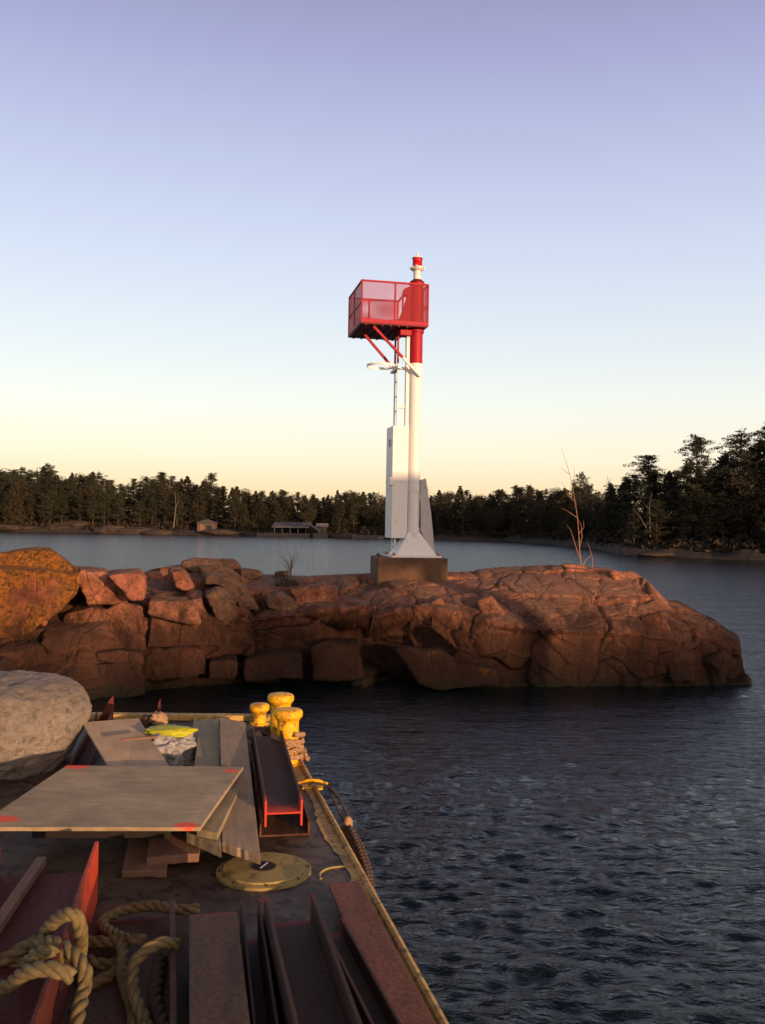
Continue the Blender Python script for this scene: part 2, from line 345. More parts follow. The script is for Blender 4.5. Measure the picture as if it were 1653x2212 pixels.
# ------------------------------------------------------------------ water: one sheet, real ripples near the camera
def wave_h(x, y):
    h = np.zeros_like(x); g = np.random.default_rng(3)
    for k in range(46):
        L = .15*(1.06**k); a = g.normal(R(100), R(30)); ph = g.uniform(0, 6.28)
        amp = .0070*L**.6*math.exp(-max(0, L-.2)/.34)
        wx = x + .35*L*np.sin(y/(L*2.3)+k); wy = y + .5*L*np.sin(x/(L*3.1)+k*1.7)
        h += amp*np.sin((wx*math.cos(a)+wy*math.sin(a))*6.283/L+ph)
    return h
def make_water():
    rad = np.concatenate([np.geomspace(2.2, 70, 620), np.geomspace(72, 2600, 90)])
    ang = np.concatenate([np.linspace(-180, -34, 40)[:-1], np.linspace(-34, 34, 560), np.linspace(34, 180, 40)[1:]])
    ang = np.radians(ang); Rr, A = np.meshgrid(rad, ang, indexing='ij')
    X = Rr*np.sin(A); Y = Rr*np.cos(A)
    lee = np.clip((Y-2)/10, 0, 1); calm = 1-.55*np.exp(-((Y-12.5)/2.6)**2)*(X < 6)*(X > -9)
    p = np.stack([X.ravel()*.07, Y.ravel()*.07, Y.ravel()*0], 1); gust = (1+.35*fbm(p, 3, 5)).reshape(X.shape)
    fade = np.clip(1.35-np.abs(np.degrees(A))/34, 0, 1)*np.clip((34-Rr)/24, 0, 1)
    Z = wave_h(X, Y)*calm*gust*fade
    V = np.stack([X, Y, Z], -1).reshape(-1, 3); nr, na = X.shape
    i, j = np.meshgrid(np.arange(nr-1), np.arange(na-1), indexing='ij'); a = i*na+j
    Fc = np.stack([a, a+1, a+na+1, a+na], -1).reshape(-1, 4)
    # inner disc under the barge
    V = np.vstack([V, [[0, 0, 0]]]); c = len(V)-1
    o = mesh_obj('water', V, Fc[:, ::-1], M['water'], smooth=True)
    return tag(o, kind='structure')
make_water()
mb = MB(); mb.box(-2600, 2600, -2600, 2600, -6.2, -6.0); tag(mb.build('lake_bed', M['ground']), kind='structure')

# ------------------------------------------------------------------ rock island
def worldlist(L): return [atY(u, v, Y) for (u, v, Y) in L]
ridge = worldlist([(-900, 1225, 18), (-200, 1235, 18), (0, 1236, 18), (170, 1238, 18), (300, 1240, 18.5), (385, 1224, 19.5), (500, 1224, 19.5), (560, 1244, 19.5), (650, 1248, 19.3),
                   (795, 1243, 19.3), (965, 1237, 19), (1050, 1228, 19), (1200, 1224, 18.8), (1300, 1230, 18.5), (1380, 1245, 18), (1425, 1297, 17.6), (1540, 1352, 17.3), (1590, 1400, 17.15)])
brk = worldlist([(-900, 1325, 15.4), (-200, 1340, 15.4), (170, 1335, 15.5), (300, 1325, 15.6), (450, 1325, 15.9), (600, 1318, 16.1), (750, 1305, 16.4), (850, 1292, 16.7), (950, 1302, 16.4),
                 (1060, 1330, 16.0), (1150, 1345, 15.9), (1250, 1350, 16.1), (1350, 1352, 16.2), (1440, 1362, 16.4), (1540, 1388, 16.5), (1590, 1425, 16.75)])
foot = [atZ(u, v, 0) for (u, v) in [(-900, 1500), (-200, 1520), (150, 1512), (320, 1484), (520, 1470), (700, 1468), (850, 1475), (950, 1480), (1100, 1478), (1300, 1478), (1500, 1478), (1595, 1474)]]
def interp(L, X, idx): xs = [p.x for p in L]; return np.interp(X, xs, [p[idx] for p in L])
XE = 6.95
def island():
    nu, ns = 820, 340
    X = np.linspace(-16, XE, nu)
    rY, rZ = interp(ridge, X, 1), interp(ridge, X, 2); bY, bZ = interp(brk, X, 1), interp(brk, X, 2); fY = interp(foot, X, 1)
    e = np.clip((X-6.60)/(XE-6.60), 0, 1); rZ = rZ*(1-e)-.5*e; bZ = bZ*(1-e)-.6*e
    bY = bY-.28; fY = fY-.22
    for A in (rY, bY, fY): A[:] = A*(1-e)+17.0*e
    stations = [(fY-.15, np.full(nu, -.9)), (fY, np.full(nu, 0.0)-e*.7), (fY+.30*(bY-fY), bZ*.45), (fY+.62*(bY-fY), bZ*.82), (bY+.12, bZ*1.0), ((bY*.5+rY*.5), bZ*.36+rZ*.64+.05), (rY, rZ), (rY+1.6, rZ*.75-.1), (rY+3.4, rZ*.0-.9)]
    S = np.array([[s[0], s[1]] for s in stations])          # ns x 2 x nu
    tt = np.array([0, .10, .23, .36, .46, .66, .84, .92, 1.0]); t = np.linspace(0, 1, ns)
    # smooth (cosine-eased catmull) interpolation
    Pts = np.zeros((ns, 2, nu))
    for k, tv in enumerate(t):
        i = min(max(np.searchsorted(tt, tv)-1, 0), len(tt)-2); f = (tv-tt[i])/(tt[i+1]-tt[i])
        p0, p1, p2, p3 = S[max(i-1, 0)], S[i], S[i+1], S[min(i+2, len(tt)-1)]
        Pts[k] = .5*((2*p1)+(-p0+p2)*f+(2*p0-5*p1+4*p2-p3)*f*f+(-p0+3*p1-3*p2+p3)*f**3)
    P = np.stack([np.broadcast_to(X, (ns, nu)), Pts[:, 0], Pts[:, 1]], -1)
    du = np.gradient(P, axis=1); dt = np.gradient(P, axis=0); N = np.cross(du, dt); N /= np.linalg.norm(N, axis=-1, keepdims=True)+1e-9
    V = P.reshape(-1, 3); N = N.reshape(-1, 3)
    def cells(scale, seed, jx=(1, 1, 1)):
        g = np.random.default_rng(seed); q = V*np.array(jx)/scale
        w = np.stack([fbm(V*.8, 3, seed), fbm(V*.8+9, 3, seed+3), fbm(V*.8+21, 3, seed+5)], 1)*.55
        q = q+w; lo = q.min(0)-1; hi = q.max(0)+1; n = int(np.prod(hi-lo)*1.0); pts = g.uniform(lo, hi, (n, 3))
        # keep only the points near the sheet
        kd0 = KDTree(len(q[::40])); [kd0.insert(c, i) for i, c in enumerate(q[::40])]; kd0.balance()
        pts = np.array([p for p in pts if kd0.find(p)[2] < 1.6])
        kd = KDTree(len(pts)); [kd.insert(p, i) for i, p in enumerate(pts)]; kd.balance()
        i1 = np.zeros(len(q), int); b = np.zeros(len(q))
        for k in range(len(q)):
            r = kd.find_n(q[k], 2); i1[k] = r[0][1]; b[k] = (r[1][2]-r[0][2])
        off = g.uniform(-1, 1, len(pts)); tilt = g.normal(0, 1, (len(pts), 3))
        return b*scale/2, off[i1], ((q-pts[i1])*tilt[i1]).sum(1)*scale
    b, off, ti = cells(1.45, 11, (1, 1, 1.15)); b2, off2, ti2 = cells(.50, 23, (1, 1, 1.3))
    top = np.clip(N[:, 2], 0, 1); right = np.clip((V[:, 0]-.5)/1.5, 0, 1)
    amp = (.18-.085*right-.05*top*right)
    d = off*amp*.55+ti*.13*(1-.45*right-.42*top*right) - (.075-.02*right)*np.exp(-(b/.020)**2) + (off2*.03+ti2*.08)*(1-.85*top)*(1-.4*right) - .022*np.exp(-(b2/.014)**2)
    d += (.08-.03*right)*fbm(V*.9, 4, 2)+(.022-.012*right)*fbm(V*5, 4, 4)
    # hollow beneath the plinth, deepened to stand for cast shade left of the arris
    hx = (V[:, 0]-.1)/1.15; hz = (V[:, 2]-.75-.25*(-hx))/.62; d -= .80*np.exp(-(hx**4+hz**4))*(N[:, 2] < .8)
    d = np.where((N[:, 2] > .45) | (V[:, 2] > 1.45), np.minimum(d, .035), d)
    edge = np.clip((V[:, 2]+.9)/.5, 0, 1); V = V+N*(d*edge)[:, None]
    i, j = np.meshgrid(np.arange(ns-1), np.arange(nu-1), indexing='ij'); a = i*nu+j
    Fc = np.stack([a, a+1, a+nu+1, a+nu], -1).reshape(-1, 4)
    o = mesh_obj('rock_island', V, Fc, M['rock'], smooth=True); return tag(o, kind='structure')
isl = island()

def rock_block(poly, Y, depth, mat, parent=isl, name='rock_block', lean=.25, taper=.12, amp=.06, vox=.03, seed=0, label=None):
    """a block of bedrock: its outline at distance Y, real thickness behind it, leaning face, rounded worn edges"""
    P = [atY(u, v, Y+(.16 if parent else 0)) for (u, v) in poly]; c = sum(P, Vector())/len(P); zlo = min(p.z for p in P)
    v = []; n = len(P)
    for p in P: v.append(Vector((p.x, p.y+(p.z-zlo)*lean, p.z)))
    for p in P:
        q = c+(p-c)*(1-taper); v.append(Vector((q.x*(Y+depth)/Y, Y+depth+(q.z-zlo)*.1, q.z)))
    loc = c.copy(); vv = [p-loc for p in v]
    mb = MB(); mb.add(vv, [tuple(range(n)), tuple(range(2*n-1, n-1, -1))]+[(i, i+n, (i+1) % n+n, (i+1) % n) for i in range(n)])
    o = mb.build(name, mat); o.location = loc
    dg = bpy.context.evaluated_depsgraph_get()
    b = o.modifiers.new('b', 'BEVEL'); b.width = .018; b.segments = 1
    r = o.modifiers.new('r', 'REMESH'); r.mode = 'VOXEL'; r.voxel_size = vox
    s = o.modifiers.new('s', 'SMOOTH'); s.iterations = 1
    dg.update(); me = bpy.data.meshes.new_from_object(o.evaluated_get(dg)); o.modifiers.clear(); old = o.data; o.data = me; bpy.data.meshes.remove(old)
    nv = len(me.vertices)
    if nv == 0: return o
    co = np.zeros(nv*3, np.float32); me.vertices.foreach_get('co', co); co = co.reshape(-1, 3).astype(float)
    nn = np.zeros(nv*3, np.float32); me.vertices.foreach_get('normal', nn); nn = nn.reshape(-1, 3)
    w = co+np.array(loc)+seed*3.7
    rid = 1-np.abs(fbm(w*1.9, 3, 31))*2
    d = amp*(.9*fbm(w*1.5, 3, 5)+.55*fbm(w*4.5, 4, 9)-.45*np.clip(rid-.80, 0, 1)*5*.5)
    pl = np.round(fbm(w*1.6, 2, 44)*5)/5*amp*1.1
    co = co+nn*(d+pl)[:, None]; me.vertices.foreach_set('co', co.astype(np.float32).ravel())
    me.polygons.foreach_set('use_smooth', np.ones(len(me.polygons), dtype=bool)); me.update()
    if not me.materials: me.materials.append(mat)
    if parent: o.parent = parent
    else: pass
    if label: o['label'] = label
    return o

c7 = lambda L: [(327+x*.25, 1188+y*.25) for x, y in L]
c6 = lambda L: [(x*.2188, 1153.7+y*.2188) for x, y in L]
c4 = lambda L: [(740.5+x*.5522, 1145+y*.5522) for x, y in L]
K = rock_block
bo = K(c6([(-500, 170), (0, 195), (130, 172), (330, 160), (510, 172), (620, 262), (730, 350), (740, 400), (-500, 400)]), 15.3, 1.6, M['rockmoss'], None, 'boulder', .5, .1, .035, .026)
tag(bo, 'orange lichened flat topped boulder at the far left of the island', 'boulder')
bo = K(c6([(-500, 350), (300, 352), (690, 392), (768, 378), (780, 480), (745, 600), (600, 740), (480, 850), (440, 930), (380, 900), (300, 1000), (-500, 1100)]), 14.35, 2.2, M['rockmoss'], None, 'boulder', .10, .08, .04, .026)
tag(bo, 'big dark red overhanging boulder with ochre top under the flat topped one', 'boulder')
K(c6([(380, 420), (430, 420), (470, 600), (470, 900), (420, 920), (380, 600)]), 14.22, .5, M['rockpink'], amp=.03, seed=1)
K(c6([(750, 350), (1000, 370), (1150, 440), (1290, 650), (1200, 690), (860, 700), (780, 560)]), 15.0, 2.0, M['rock'], seed=2)
bo = K(c6([(1040, 410), (1160, 385), (1370, 385), (1420, 440), (1440, 560), (1425, 655), (1290, 655), (1200, 560), (1120, 490)]), 14.8, 1.5, M['rockpink'], None, 'boulder', .2, .1, .035, seed=3)
tag(bo, 'bright salmon pink square boulder sitting on the ledge', 'boulder')
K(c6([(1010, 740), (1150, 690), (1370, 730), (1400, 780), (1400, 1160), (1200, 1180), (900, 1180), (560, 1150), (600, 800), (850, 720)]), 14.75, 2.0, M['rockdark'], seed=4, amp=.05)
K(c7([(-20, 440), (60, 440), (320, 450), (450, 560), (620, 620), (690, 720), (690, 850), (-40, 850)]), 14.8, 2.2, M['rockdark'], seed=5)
K(c7([(-30, 440), (50, 438), (318, 448), (400, 540), (430, 640), (300, 640), (100, 600), (-30, 560)]), 14.72, 1.0, M['rock'], seed=6, amp=.05)
K(c7([(320, 440), (330, 420), (430, 400), (450, 500), (500, 600), (430, 640), (340, 520)]), 15.0, 1.6, M['rockpink'], seed=7, amp=.05)
K(c7([(450, 400), (560, 350), (620, 370), (720, 470), (760, 600), (700, 700), (560, 640), (520, 540)]), 15.05, 1.8, M['rockgrey'], seed=8, amp=.07)
K(c7([(440, 245), (520, 232), (680, 265), (800, 340), (880, 430), (930, 520), (780, 520), (600, 350), (560, 320), (440, 310)]), 15.8, 1.8, M['rockgrey'], seed=9, amp=.06, lean=.6)
K(c7([(150, 190), (270, 180), (330, 260), (380, 330), (280, 360), (200, 320)]), 16.2, 1.4, M['rock'], seed=10, lean=.5)
K(c7([(250, 115), (300, 95), (520, 90), (720, 100), (770, 160), (600, 170), (400, 190), (270, 160)]), 18.3, 1.2, M['rockgrey'], seed=11, lean=.8)
K(c7([(380, 150), (520, 150), (680, 180), (820, 290), (700, 300), (440, 240)]), 17.4, 1.3, M['rockgrey'], seed=12, lean=.7)
K(c7([(770, 180), (930, 180), (955, 230), (850, 260), (780, 240)]), 18.0, .9, M['rockgrey'], seed=13, lean=.5)
K(c7([(1060, 190), (1190, 190), (1200, 230), (1060, 235)]), 18.3, .7, M['rock'], seed=14, lean=.4)
K(c7([(980, 420), (1110, 390), (1200, 430), (1290, 500), (1150, 560), (1000, 490)]), 15.9, 1.5, M['rockgrey'], seed=15, lean=.6)
K(c7([(1190, 370), (1280, 330), (1500, 300), (1620, 360), (1640, 560), (1500, 620), (1300, 560)]), 15.9, 2.0, M['rock'], seed=16, lean=.6, amp=.09)
K(c7([(-20, 870), (200, 850), (420, 870), (480, 960), (480, 1090), (300, 1120), (-20, 1130)]), 14.62, 1.2, M['rock'], seed=17)
K(c7([(490, 970), (740, 965), (750, 1070), (720, 1130), (490, 1130)]), 14.78, 1.0, M['rock'], seed=18, amp=.04)
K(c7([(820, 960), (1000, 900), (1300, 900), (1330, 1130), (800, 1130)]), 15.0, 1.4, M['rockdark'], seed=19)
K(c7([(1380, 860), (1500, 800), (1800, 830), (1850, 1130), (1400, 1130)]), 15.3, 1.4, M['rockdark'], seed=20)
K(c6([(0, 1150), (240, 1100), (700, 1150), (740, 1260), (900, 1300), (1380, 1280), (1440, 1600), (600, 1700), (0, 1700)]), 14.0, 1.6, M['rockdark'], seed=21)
K(c6([(940, 1180), (1150, 1150), (1400, 1180), (1420, 1290), (1200, 1300), (960, 1250)]), 14.2, 1.0, M['rock'], seed=22, amp=.04)
K(c4([(350, 290), (385, 272), (440, 345), (560, 400), (600, 430), (560, 520), (500, 535), (420, 450), (340, 385)]), 15.6, 1.4, M['rock'], seed=23, lean=.35, amp=.05)
K(c4([(200, 470), (310, 485), (370, 478), (440, 525), (520, 538), (610, 560), (612, 610), (500, 622), (390, 634), (300, 600)]), 14.95, 1.4, M['rockmoss'], seed=24, lean=.3, amp=.05)
K(c4([(530, 285), (585, 268), (640, 330), (655, 400), (640, 440), (590, 430)]), 15.55, 1.2, M['rockdark'], seed=25, lean=.4, amp=.05)
K(c4([(860, 135), (1030, 150), (1045, 180), (1010, 210), (900, 190)]), 17.9, 1.1, M['rock'], seed=26, lean=.6, amp=.04)
K(c4([(1060, 165), (1140, 165), (1200, 240), (1240, 275), (1160, 290), (1090, 230)]), 17.2, 1.3, M['rock'], seed=27, lean=.5, amp=.05)
K(c4([(1270, 285), (1350, 320), (1480, 390), (1550, 440), (1560, 500), (1400, 470), (1300, 400)]), 16.4, 1.2, M['rock'], seed=28, lean=.5, amp=.07)
K(c4([(1180, 350), (1270, 330), (1300, 420), (1390, 500), (1380, 590), (1290, 600), (1270, 480)]), 15.75, 1.4, M['rock'], seed=29, lean=.3, amp=.06)

# ------------------------------------------------------------------ plinth and beacon
YAW = R(12); C0 = Vector((.628, 18.55, 0)); ZB = 2.12
pl = empty('concrete_plinth', (C0.x-.09, C0.y, 1.25), R(7))
tag(pl, 'low brown concrete plinth on the crown of the rock under the light tower', 'plinth')
mb = MB(); mb.box(-.70, .70, -.68, .68, 0, ZB-1.25); o = mb.build('block', M['plinth'], pl); bevel(o, .025, 2)
for k, (x, y) in enumerate(((-.62, -.2), (-.58, .35), (.6, .4))):
    mb = MB(); mb.tube([(x, y, ZB-1.26), (x, y, ZB-1.19)], .016, 8); mb.tube([(x, y, ZB-1.25), (x, y, ZB-1.215)], .03, 6); mb.build('anchor_bolt', M['rust'], pl)

bc = empty('light_tower', (C0.x, C0.y, ZB), YAW)
tag(bc, 'red and white steel light tower with mesh cage platform on the concrete plinth', 'light tower')
zr = lambda v: 2.8+(1131.2-v)*C0.y/F-ZB                       # image row -> height above the plinth
H_red = zr(785.5); H_top = zr(613)
mb = MB(); mb.lathe([(.135, .02), (.135, H_red)], 40, mi=0); mb.lathe([(.137, H_red), (.137, H_top-.02), (.16, H_top-.02), (.16, H_top+.02)], 40, mi=1)
mb.build('column', [M['white'], M['red']], bc, smooth=True)
mb = MB(); mb.box(-.205, -.115, -.03, .08, .9, H_top-.75); o = mb.build('cable_channel', M['white'], bc); bevel(o, .006)
mb = MB(); mb.lathe([(.12, H_top), (.155, H_top+.03), (.15, H_top+.05), (.085, H_top+.10)], 28); mb.build('column_cap', M['reddark'], bc, smooth=True)
zz = H_top+.08
mb = MB(); mb.lathe([(.078, zz), (.078, zz+.2), (.085, zz+.21)], 24); neck = mb.build('lantern_neck', M['white'], bc, smooth=True)
mb = MB(); mb.lathe([(.10, zz+.20), (.145, zz+.235), (.15, zz+.27), (.11, zz+.275)], 12)
for k in range(6):
    a = k*math.pi/3+.2; mb.bar((.12*math.cos(a), .12*math.sin(a), zz+.255), (.17*math.cos(a), .17*math.sin(a), zz+.265), .03, .03)
mb.build('flange', M['white'], neck)
mb = MB(); mb.lathe([(.085, zz+.275), (.10, zz+.29), (.10, zz+.36), (.092, zz+.37), (.10, zz+.38), (.10, zz+.44), (.09, zz+.455)], 28); mb.build('lens', M['redlens'], neck, smooth=True)
for k in range(4):
    a = k*math.pi/2+.6; mb = MB(); mb.tube([(.108*math.cos(a), .108*math.sin(a), zz+.275), (.108*math.cos(a), .108*math.sin(a), zz+.46)], .007, 6); mb.build('guard_rod', M['reddark'], neck)
mb = MB(); mb.lathe([(.115, zz+.455), (.10, zz+.475), (.05, zz+.51), (.02, zz+.525), (.008, zz+.575), (.003, zz+.60)], 24); mb.build('lens_cap', M['white'], neck, smooth=True)

# platform: floor outline in tower coordinates
fz = zr(706); tz = fz+.81
XL, XM, XR, YF, YB, YS = -1.20, -.12, .165, -.29, 1.20, .13
mb = MB(); mb.prism([(XL, YF, fz-.05), (XR, YF, fz-.05), (XR, YS, fz-.05), (XM, YS, fz-.05), (XM, YB, fz-.05), (XL, YB, fz-.05)], (0, 0, .05))
for k in range(6): x = XL+.1+k*.17; mb.bar((x, YF+.03, fz-.056), (x, YB-.03, fz-.056), .04, .03)
plat = mb.build('platform_floor', M['reddark'], bc)
corners = [(XL, YF), (XR, YF), (XR, YS), (XM, YS), (XM, YB), (XL, YB)]
posts = [(XL, YF), ((XL+XR)/2, YF), (XR, YF), (XR, YS), (XL, YB), (XL, .55), (XM, YB), ((XL+XM)/2-.1, YB), (XM, .75)]
for (x, y) in posts:
    mb = MB(); short = (abs(y-YB) < .01 and XL < x < XM)
    mb.bar((x, y, fz-.04), (x, y, tz if not short else tz-.02), .032); bevel(mb.build('post', M['red'], plat), .004)
for k in range(len(corners)):
    p, q = corners[k], corners[(k+1) % len(corners)]
    if p == (XR, YS) or p == (XM, YS): pass
    for nm, z, w, h in (('top_rail', tz, .036, .036), ('toe_rail', fz+.01, .03, .085), ('mid_rail', fz+.38, .03, .03)):
        if nm == 'mid_rail' and k in (0,): continue
        if k == 2: continue
        mb = MB(); mb.bar((p[0], p[1], z), (q[0], q[1], z), w, h); bevel(mb.build(nm, M['red'], plat), .004)
def mesh_panel(p, q, z0, z1, step=.047, w=.0115):
    """expanded metal: two families of diagonal strips clipped to the panel"""
    L = math.hypot(q[0]-p[0], q[1]-p[1]); Hh = z1-z0; d = ((q[0]-p[0])/L, (q[1]-p[1])/L); nrm = (-d[1], d[0]); mb = MB(); sl = .55
    for sg in (1, -1):
        c = -Hh/sl if sg > 0 else 0
        while c < L+(Hh/sl if sg < 0 else 0):
            pts = []
            for zzz in (0, Hh): pts.append((c+sg*zzz/sl, zzz))
            (x0, y0), (x1, y1) = pts
            def clip(xa, ya, xb, yb):
                t0, t1 = 0., 1.; dx = xb-xa
                for (e, lim) in ((-dx, xa), (dx, L-xa)):
                    if abs(e) < 1e-9: continue
                    r = lim/e
                    if e < 0: t0 = max(t0, r)
                    else: t1 = min(t1, r)
                return (t0, t1) if t1 > t0 else None
            cc = clip(x0, y0, x1, y1)
            if cc:
                a = (x0+(x1-x0)*cc[0], y0+(y1-y0)*cc[0]); b = (x0+(x1-x0)*cc[1], y0+(y1-y0)*cc[1])
                A = (p[0]+d[0]*a[0], p[1]+d[1]*a[0], z0+a[1]); B = (p[0]+d[0]*b[0], p[1]+d[1]*b[0], z0+b[1])
                mb.bar(A, B, .004, w, up=(-d[0]*.5, -d[1]*.5, 1))
            c += step/sl*.9
    o = mb.build('mesh_panel', M['red'], plat); o['kind'] = 'stuff'; return o
for k in (0, 1, 4, 5): mesh_panel(corners[k], corners[(k+1) % 6], fz, tz)
# tapered gusset box and bracket beside the column inside the cage
mb = MB(); mb.prism([(-.14, -.05, fz+.02), (-.42, -.05, fz+.02), (-.30, -.05, fz+.30), (-.20, -.05, fz+.62), (-.30, -.05, fz+.66), (-.28, -.05, fz+.76), (-.14, -.05, fz+.84)], (0, .14, 0)); bevel(mb.build('side_bracket', M['red'], bc), .01)
mb = MB(); mb.box(-.36, -.12, -.12, .14, fz-.20, fz-.085); bevel(mb.build('support_bracket', M['red'], bc), .008)
MB().lathe([(.16, fz-.12), (.16, fz-.07)], 32).build('collar', M['red'], bc); MB().lathe([(.152, fz+.40), (.152, fz+.46)], 32).build('collar', M['red'], bc)
def brace(p, q, red_to):
    mb = MB(); p = Vector(p); q = Vector(q); m = p.lerp(q, red_to); mb.bar(p, m, .052, mi=1); mb.bar(m, q, .0522, mi=0)
    d = (q-p).normalized(); mb.bar(q-d*.012, q+d*.003, .042, mi=2); o = mb.build('brace', [M['white'], M['red'], M['dark']], bc); return bevel(o, .005)
brace((-.93, -.16, fz-.07), (.06, -.19, zr(815)), .62); brace((-1.05, .42, fz-.07), (-.30, .42, zr(798)), .8)
mb = MB(); mb.bar((-.36, -.10, zr(796)), (-.36, .62, zr(796)), .07, .05); mb.bar((-.36, .05, zr(796)), (-.1, .02, zr(796)), .06, .05); bevel(mb.build('ladder_bracket', M['white'], bc), .005)
# ladder seen nearly edge on, climbing on the left of the column
lx = -.37
mb = MB()
mb.bar((lx, .02, .05), (lx, .02, fz), .05, .025); mb.bar((lx+.035, .44, .05), (lx+.035, .44, fz), .05, .025)
lad = mb.build('ladder', M['white'], bc); bevel(lad, .004)
mb = MB(); mb.bar((lx, .02, zr(785)), (lx, .02, fz-.01), .056, .031); mb.bar((lx+.035, .44, zr(785)), (lx+.035, .44, fz-.01), .056, .031); mb.build('red_rail_section', M['red'], lad)
z = .25
while z < fz-.1:
    mb = MB(); mb.tube([(lx, .0, z), (lx+.035, .47, z)], .013, 8); mb.build('rung', M['white'], lad, smooth=True); z += .305
pts = [(lx-.30+.30*math.cos(a), .22+.30*math.sin(a), zr(790)) for a in np.linspace(0, 2*math.pi, 41)]
mb = MB()
for a, b in zip(pts[:-1], pts[1:]): mb.bar(a, b, .010, .05)
mb.build('safety_hoop', M['white'], bc)
for v in (880, 998, 1117):
    mb = MB(); mb.bar((lx, .04, zr(v)), (-.1, .02, zr(v)), .05, .06); bevel(mb.build('standoff', M['white'], bc), .004)
# anti-climb guard box round the foot of the ladder
gx0, gx1, gy0, gy1 = -.475, -.145, -.10, .50; gz0, gz1 = zr(1163), zr(922)
mb = MB(); mb.box(gx0, gx1, gy0, gy1, gz0, gz1); gb = mb.build('ladder_guard', M['white'], bc); bevel(gb, .008)
mb = MB(); mb.box(gx0-.05, gx0+.06, gy0-.02, gy0+.16, zr(1050), zr(1033)); bevel(mb.build('clasp', M['white'], gb), .006)
mb = MB(); mb.bar((gx0-.012, .15, zr(965)), (gx0-.012, .15, zr(950)), .03, .03); mb.build('hinge', M['steelgrey'], gb)
mb = MB(); mb.box(gx0-.006, gx1+.006, gy0-.006, gy1+.006, zr(1042), zr(1037)); mb.build('seam', M['white'], gb)
# pyramid skirt, base plate and the tall grey fin
hz = zr(1149)
mb = MB(); mb.add([(-.43, -.34, .035), (.43, -.34, .035), (.43, .34, .035), (-.43, .34, .035), (-.11, -.13, hz), (.11, -.13, hz), (.11, .13, hz), (-.11, .13, hz)], BOXF)
bevel(mb.build('base_skirt', M['white'], bc), .006)
bp = MB().box(-.52, .50, -.42, .42, .0, .035).build('base_plate', M['white'], bc)
for (x, y) in ((-.47, -.35), (.46, -.36), (-.47, .35), (.46, .35)):
    mb = MB(); mb.tube([(x, y, .03), (x, y, .10)], .02, 8); mb.tube([(x, y, .035), (x, y, .075)], .038, 6); mb.build('nut', M['nut'], bp)
ft = zr(1036)
mb = MB(); mb.prism([(.11, -.10, ft-.01), (.235, -.02, ft+.03), (.36, .0, zr(1104)), (.475, .04, .04), (.385, -.05, zr(1196)), (.125, -.12, zr(1147))], (.012, -.03, 0)); bevel(mb.build('side_fin', M['steelgrey'], bc), .004)
mb = MB(); mb.bar((.245, -.01, ft+.03), (.487, .05, .05), .05, .016); mb.build('fin_flange', M['steelgrey'], bc)
MB().lathe([(.15, zr(1062)), (.15, zr(1048))], 32).build('column_band', M['white'], bc); MB().lathe([(.15, zr(1152)), (.15, zr(1140))], 32).build('column_band', M['white'], bc)

# ------------------------------------------------------------------ bare sapling and shrub on the island
def branchy(name, base, segs, mat, label, cat):
    r = empty(name, base); tag(r, label, cat)
    for k, (pts, rad) in enumerate(segs):
        mb = MB(); n = len(pts); mb.tube([Vector(p)-Vector(base) for p in pts], [rad*(1-.8*i/(n-1)) for i in range(n)], 6); mb.build('stem' if k == 0 else 'branch', mat, r, smooth=True)
    return r
def uv(L, Y): return [atY(u, v, Y) for u, v in L]
c8 = lambda L: [(826.6+x*.5, 904+y*.5) for x, y in L]
segs = [(uv(c8([(858, 650), (855, 600), (850, 560), (848, 500), (842, 430), (832, 360), (820, 290), (808, 240), (795, 190), (772, 130)]), 18.3), .012),
        (uv(c8([(850, 560), (862, 510), (858, 460), (842, 430)]), 18.35), .009), (uv(c8([(856, 610), (840, 570), (828, 530), (812, 480), (795, 460)]), 18.25), .009),
        (uv(c8([(905, 650), (908, 610), (898, 570), (885, 535)]), 18.2), .010), (uv(c8([(862, 640), (880, 610), (900, 590)]), 18.3), .012),
        (uv(c8([(832, 360), (800, 330), (785, 290), (760, 270)]), 18.3), .007), (uv(c8([(808, 240), (785, 225), (765, 210)]), 18.3), .006), (uv(c8([(842, 430), (800, 400), (770, 385)]), 18.3), .007),
        (uv(c8([(820, 290), (830, 240), (826, 200)]), 18.3), .006), (uv(c8([(848, 500), (870, 470), (868, 440)]), 18.4), .008)]
branchy('sapling', tuple(segs[0][0][0]), segs, M['twig'], 'bare orange brown sapling standing on the right hump of the rock', 'sapling')
rr = random.Random(5); b0 = atY(629, 1246, 18.0); segs = []
segs.append((uv([(629, 1248), (626, 1232), (620, 1215), (608, 1203), (596, 1190)], 18.0), .014))
for k in range(16):
    u0, v0 = 629+rr.uniform(-3, 3), 1248-rr.uniform(0, 25); a = rr.uniform(-1, 1); Lh = rr.uniform(18, 48); Y = 18+rr.uniform(-.3, .3)
    segs.append((uv([(u0, v0), (u0+a*Lh*.3, v0-Lh*.45), (u0+a*Lh*.7+rr.uniform(-4, 4), v0-Lh)], Y), .006))
branchy('shrub', tuple(b0), segs, M['bush'], 'small leafless shrub on the rock left of the light tower', 'shrub')
def bushy(name, c, r, n, mat, label, cat, size=.06):
    pp = rng.normal(0, 1, (n, 3)); pp /= np.linalg.norm(pp, axis=1, keepdims=True); pp *= rng.uniform(.3, 1, (n, 1))**.5; pp = pp*np.array(r)
    pp[:, 2] = np.abs(pp[:, 2]); d = rng.normal(0, size, (n, 2, 3)); V = np.stack([pp, pp+d[:, 0], pp+d[:, 1]*.4], 1).reshape(-1, 3)
    o = mesh_obj(name, V, np.arange(3*n).reshape(-1, 3), mat); o.location = c
    return tag(o, label, cat)
bushy('grass_tuft', atY(622, 1262, 17.6), (.26, .2, .10), 260, M['bush'], 'dark scrubby grass tuft at the foot of the leafless shrub', 'grass tuft', .07)
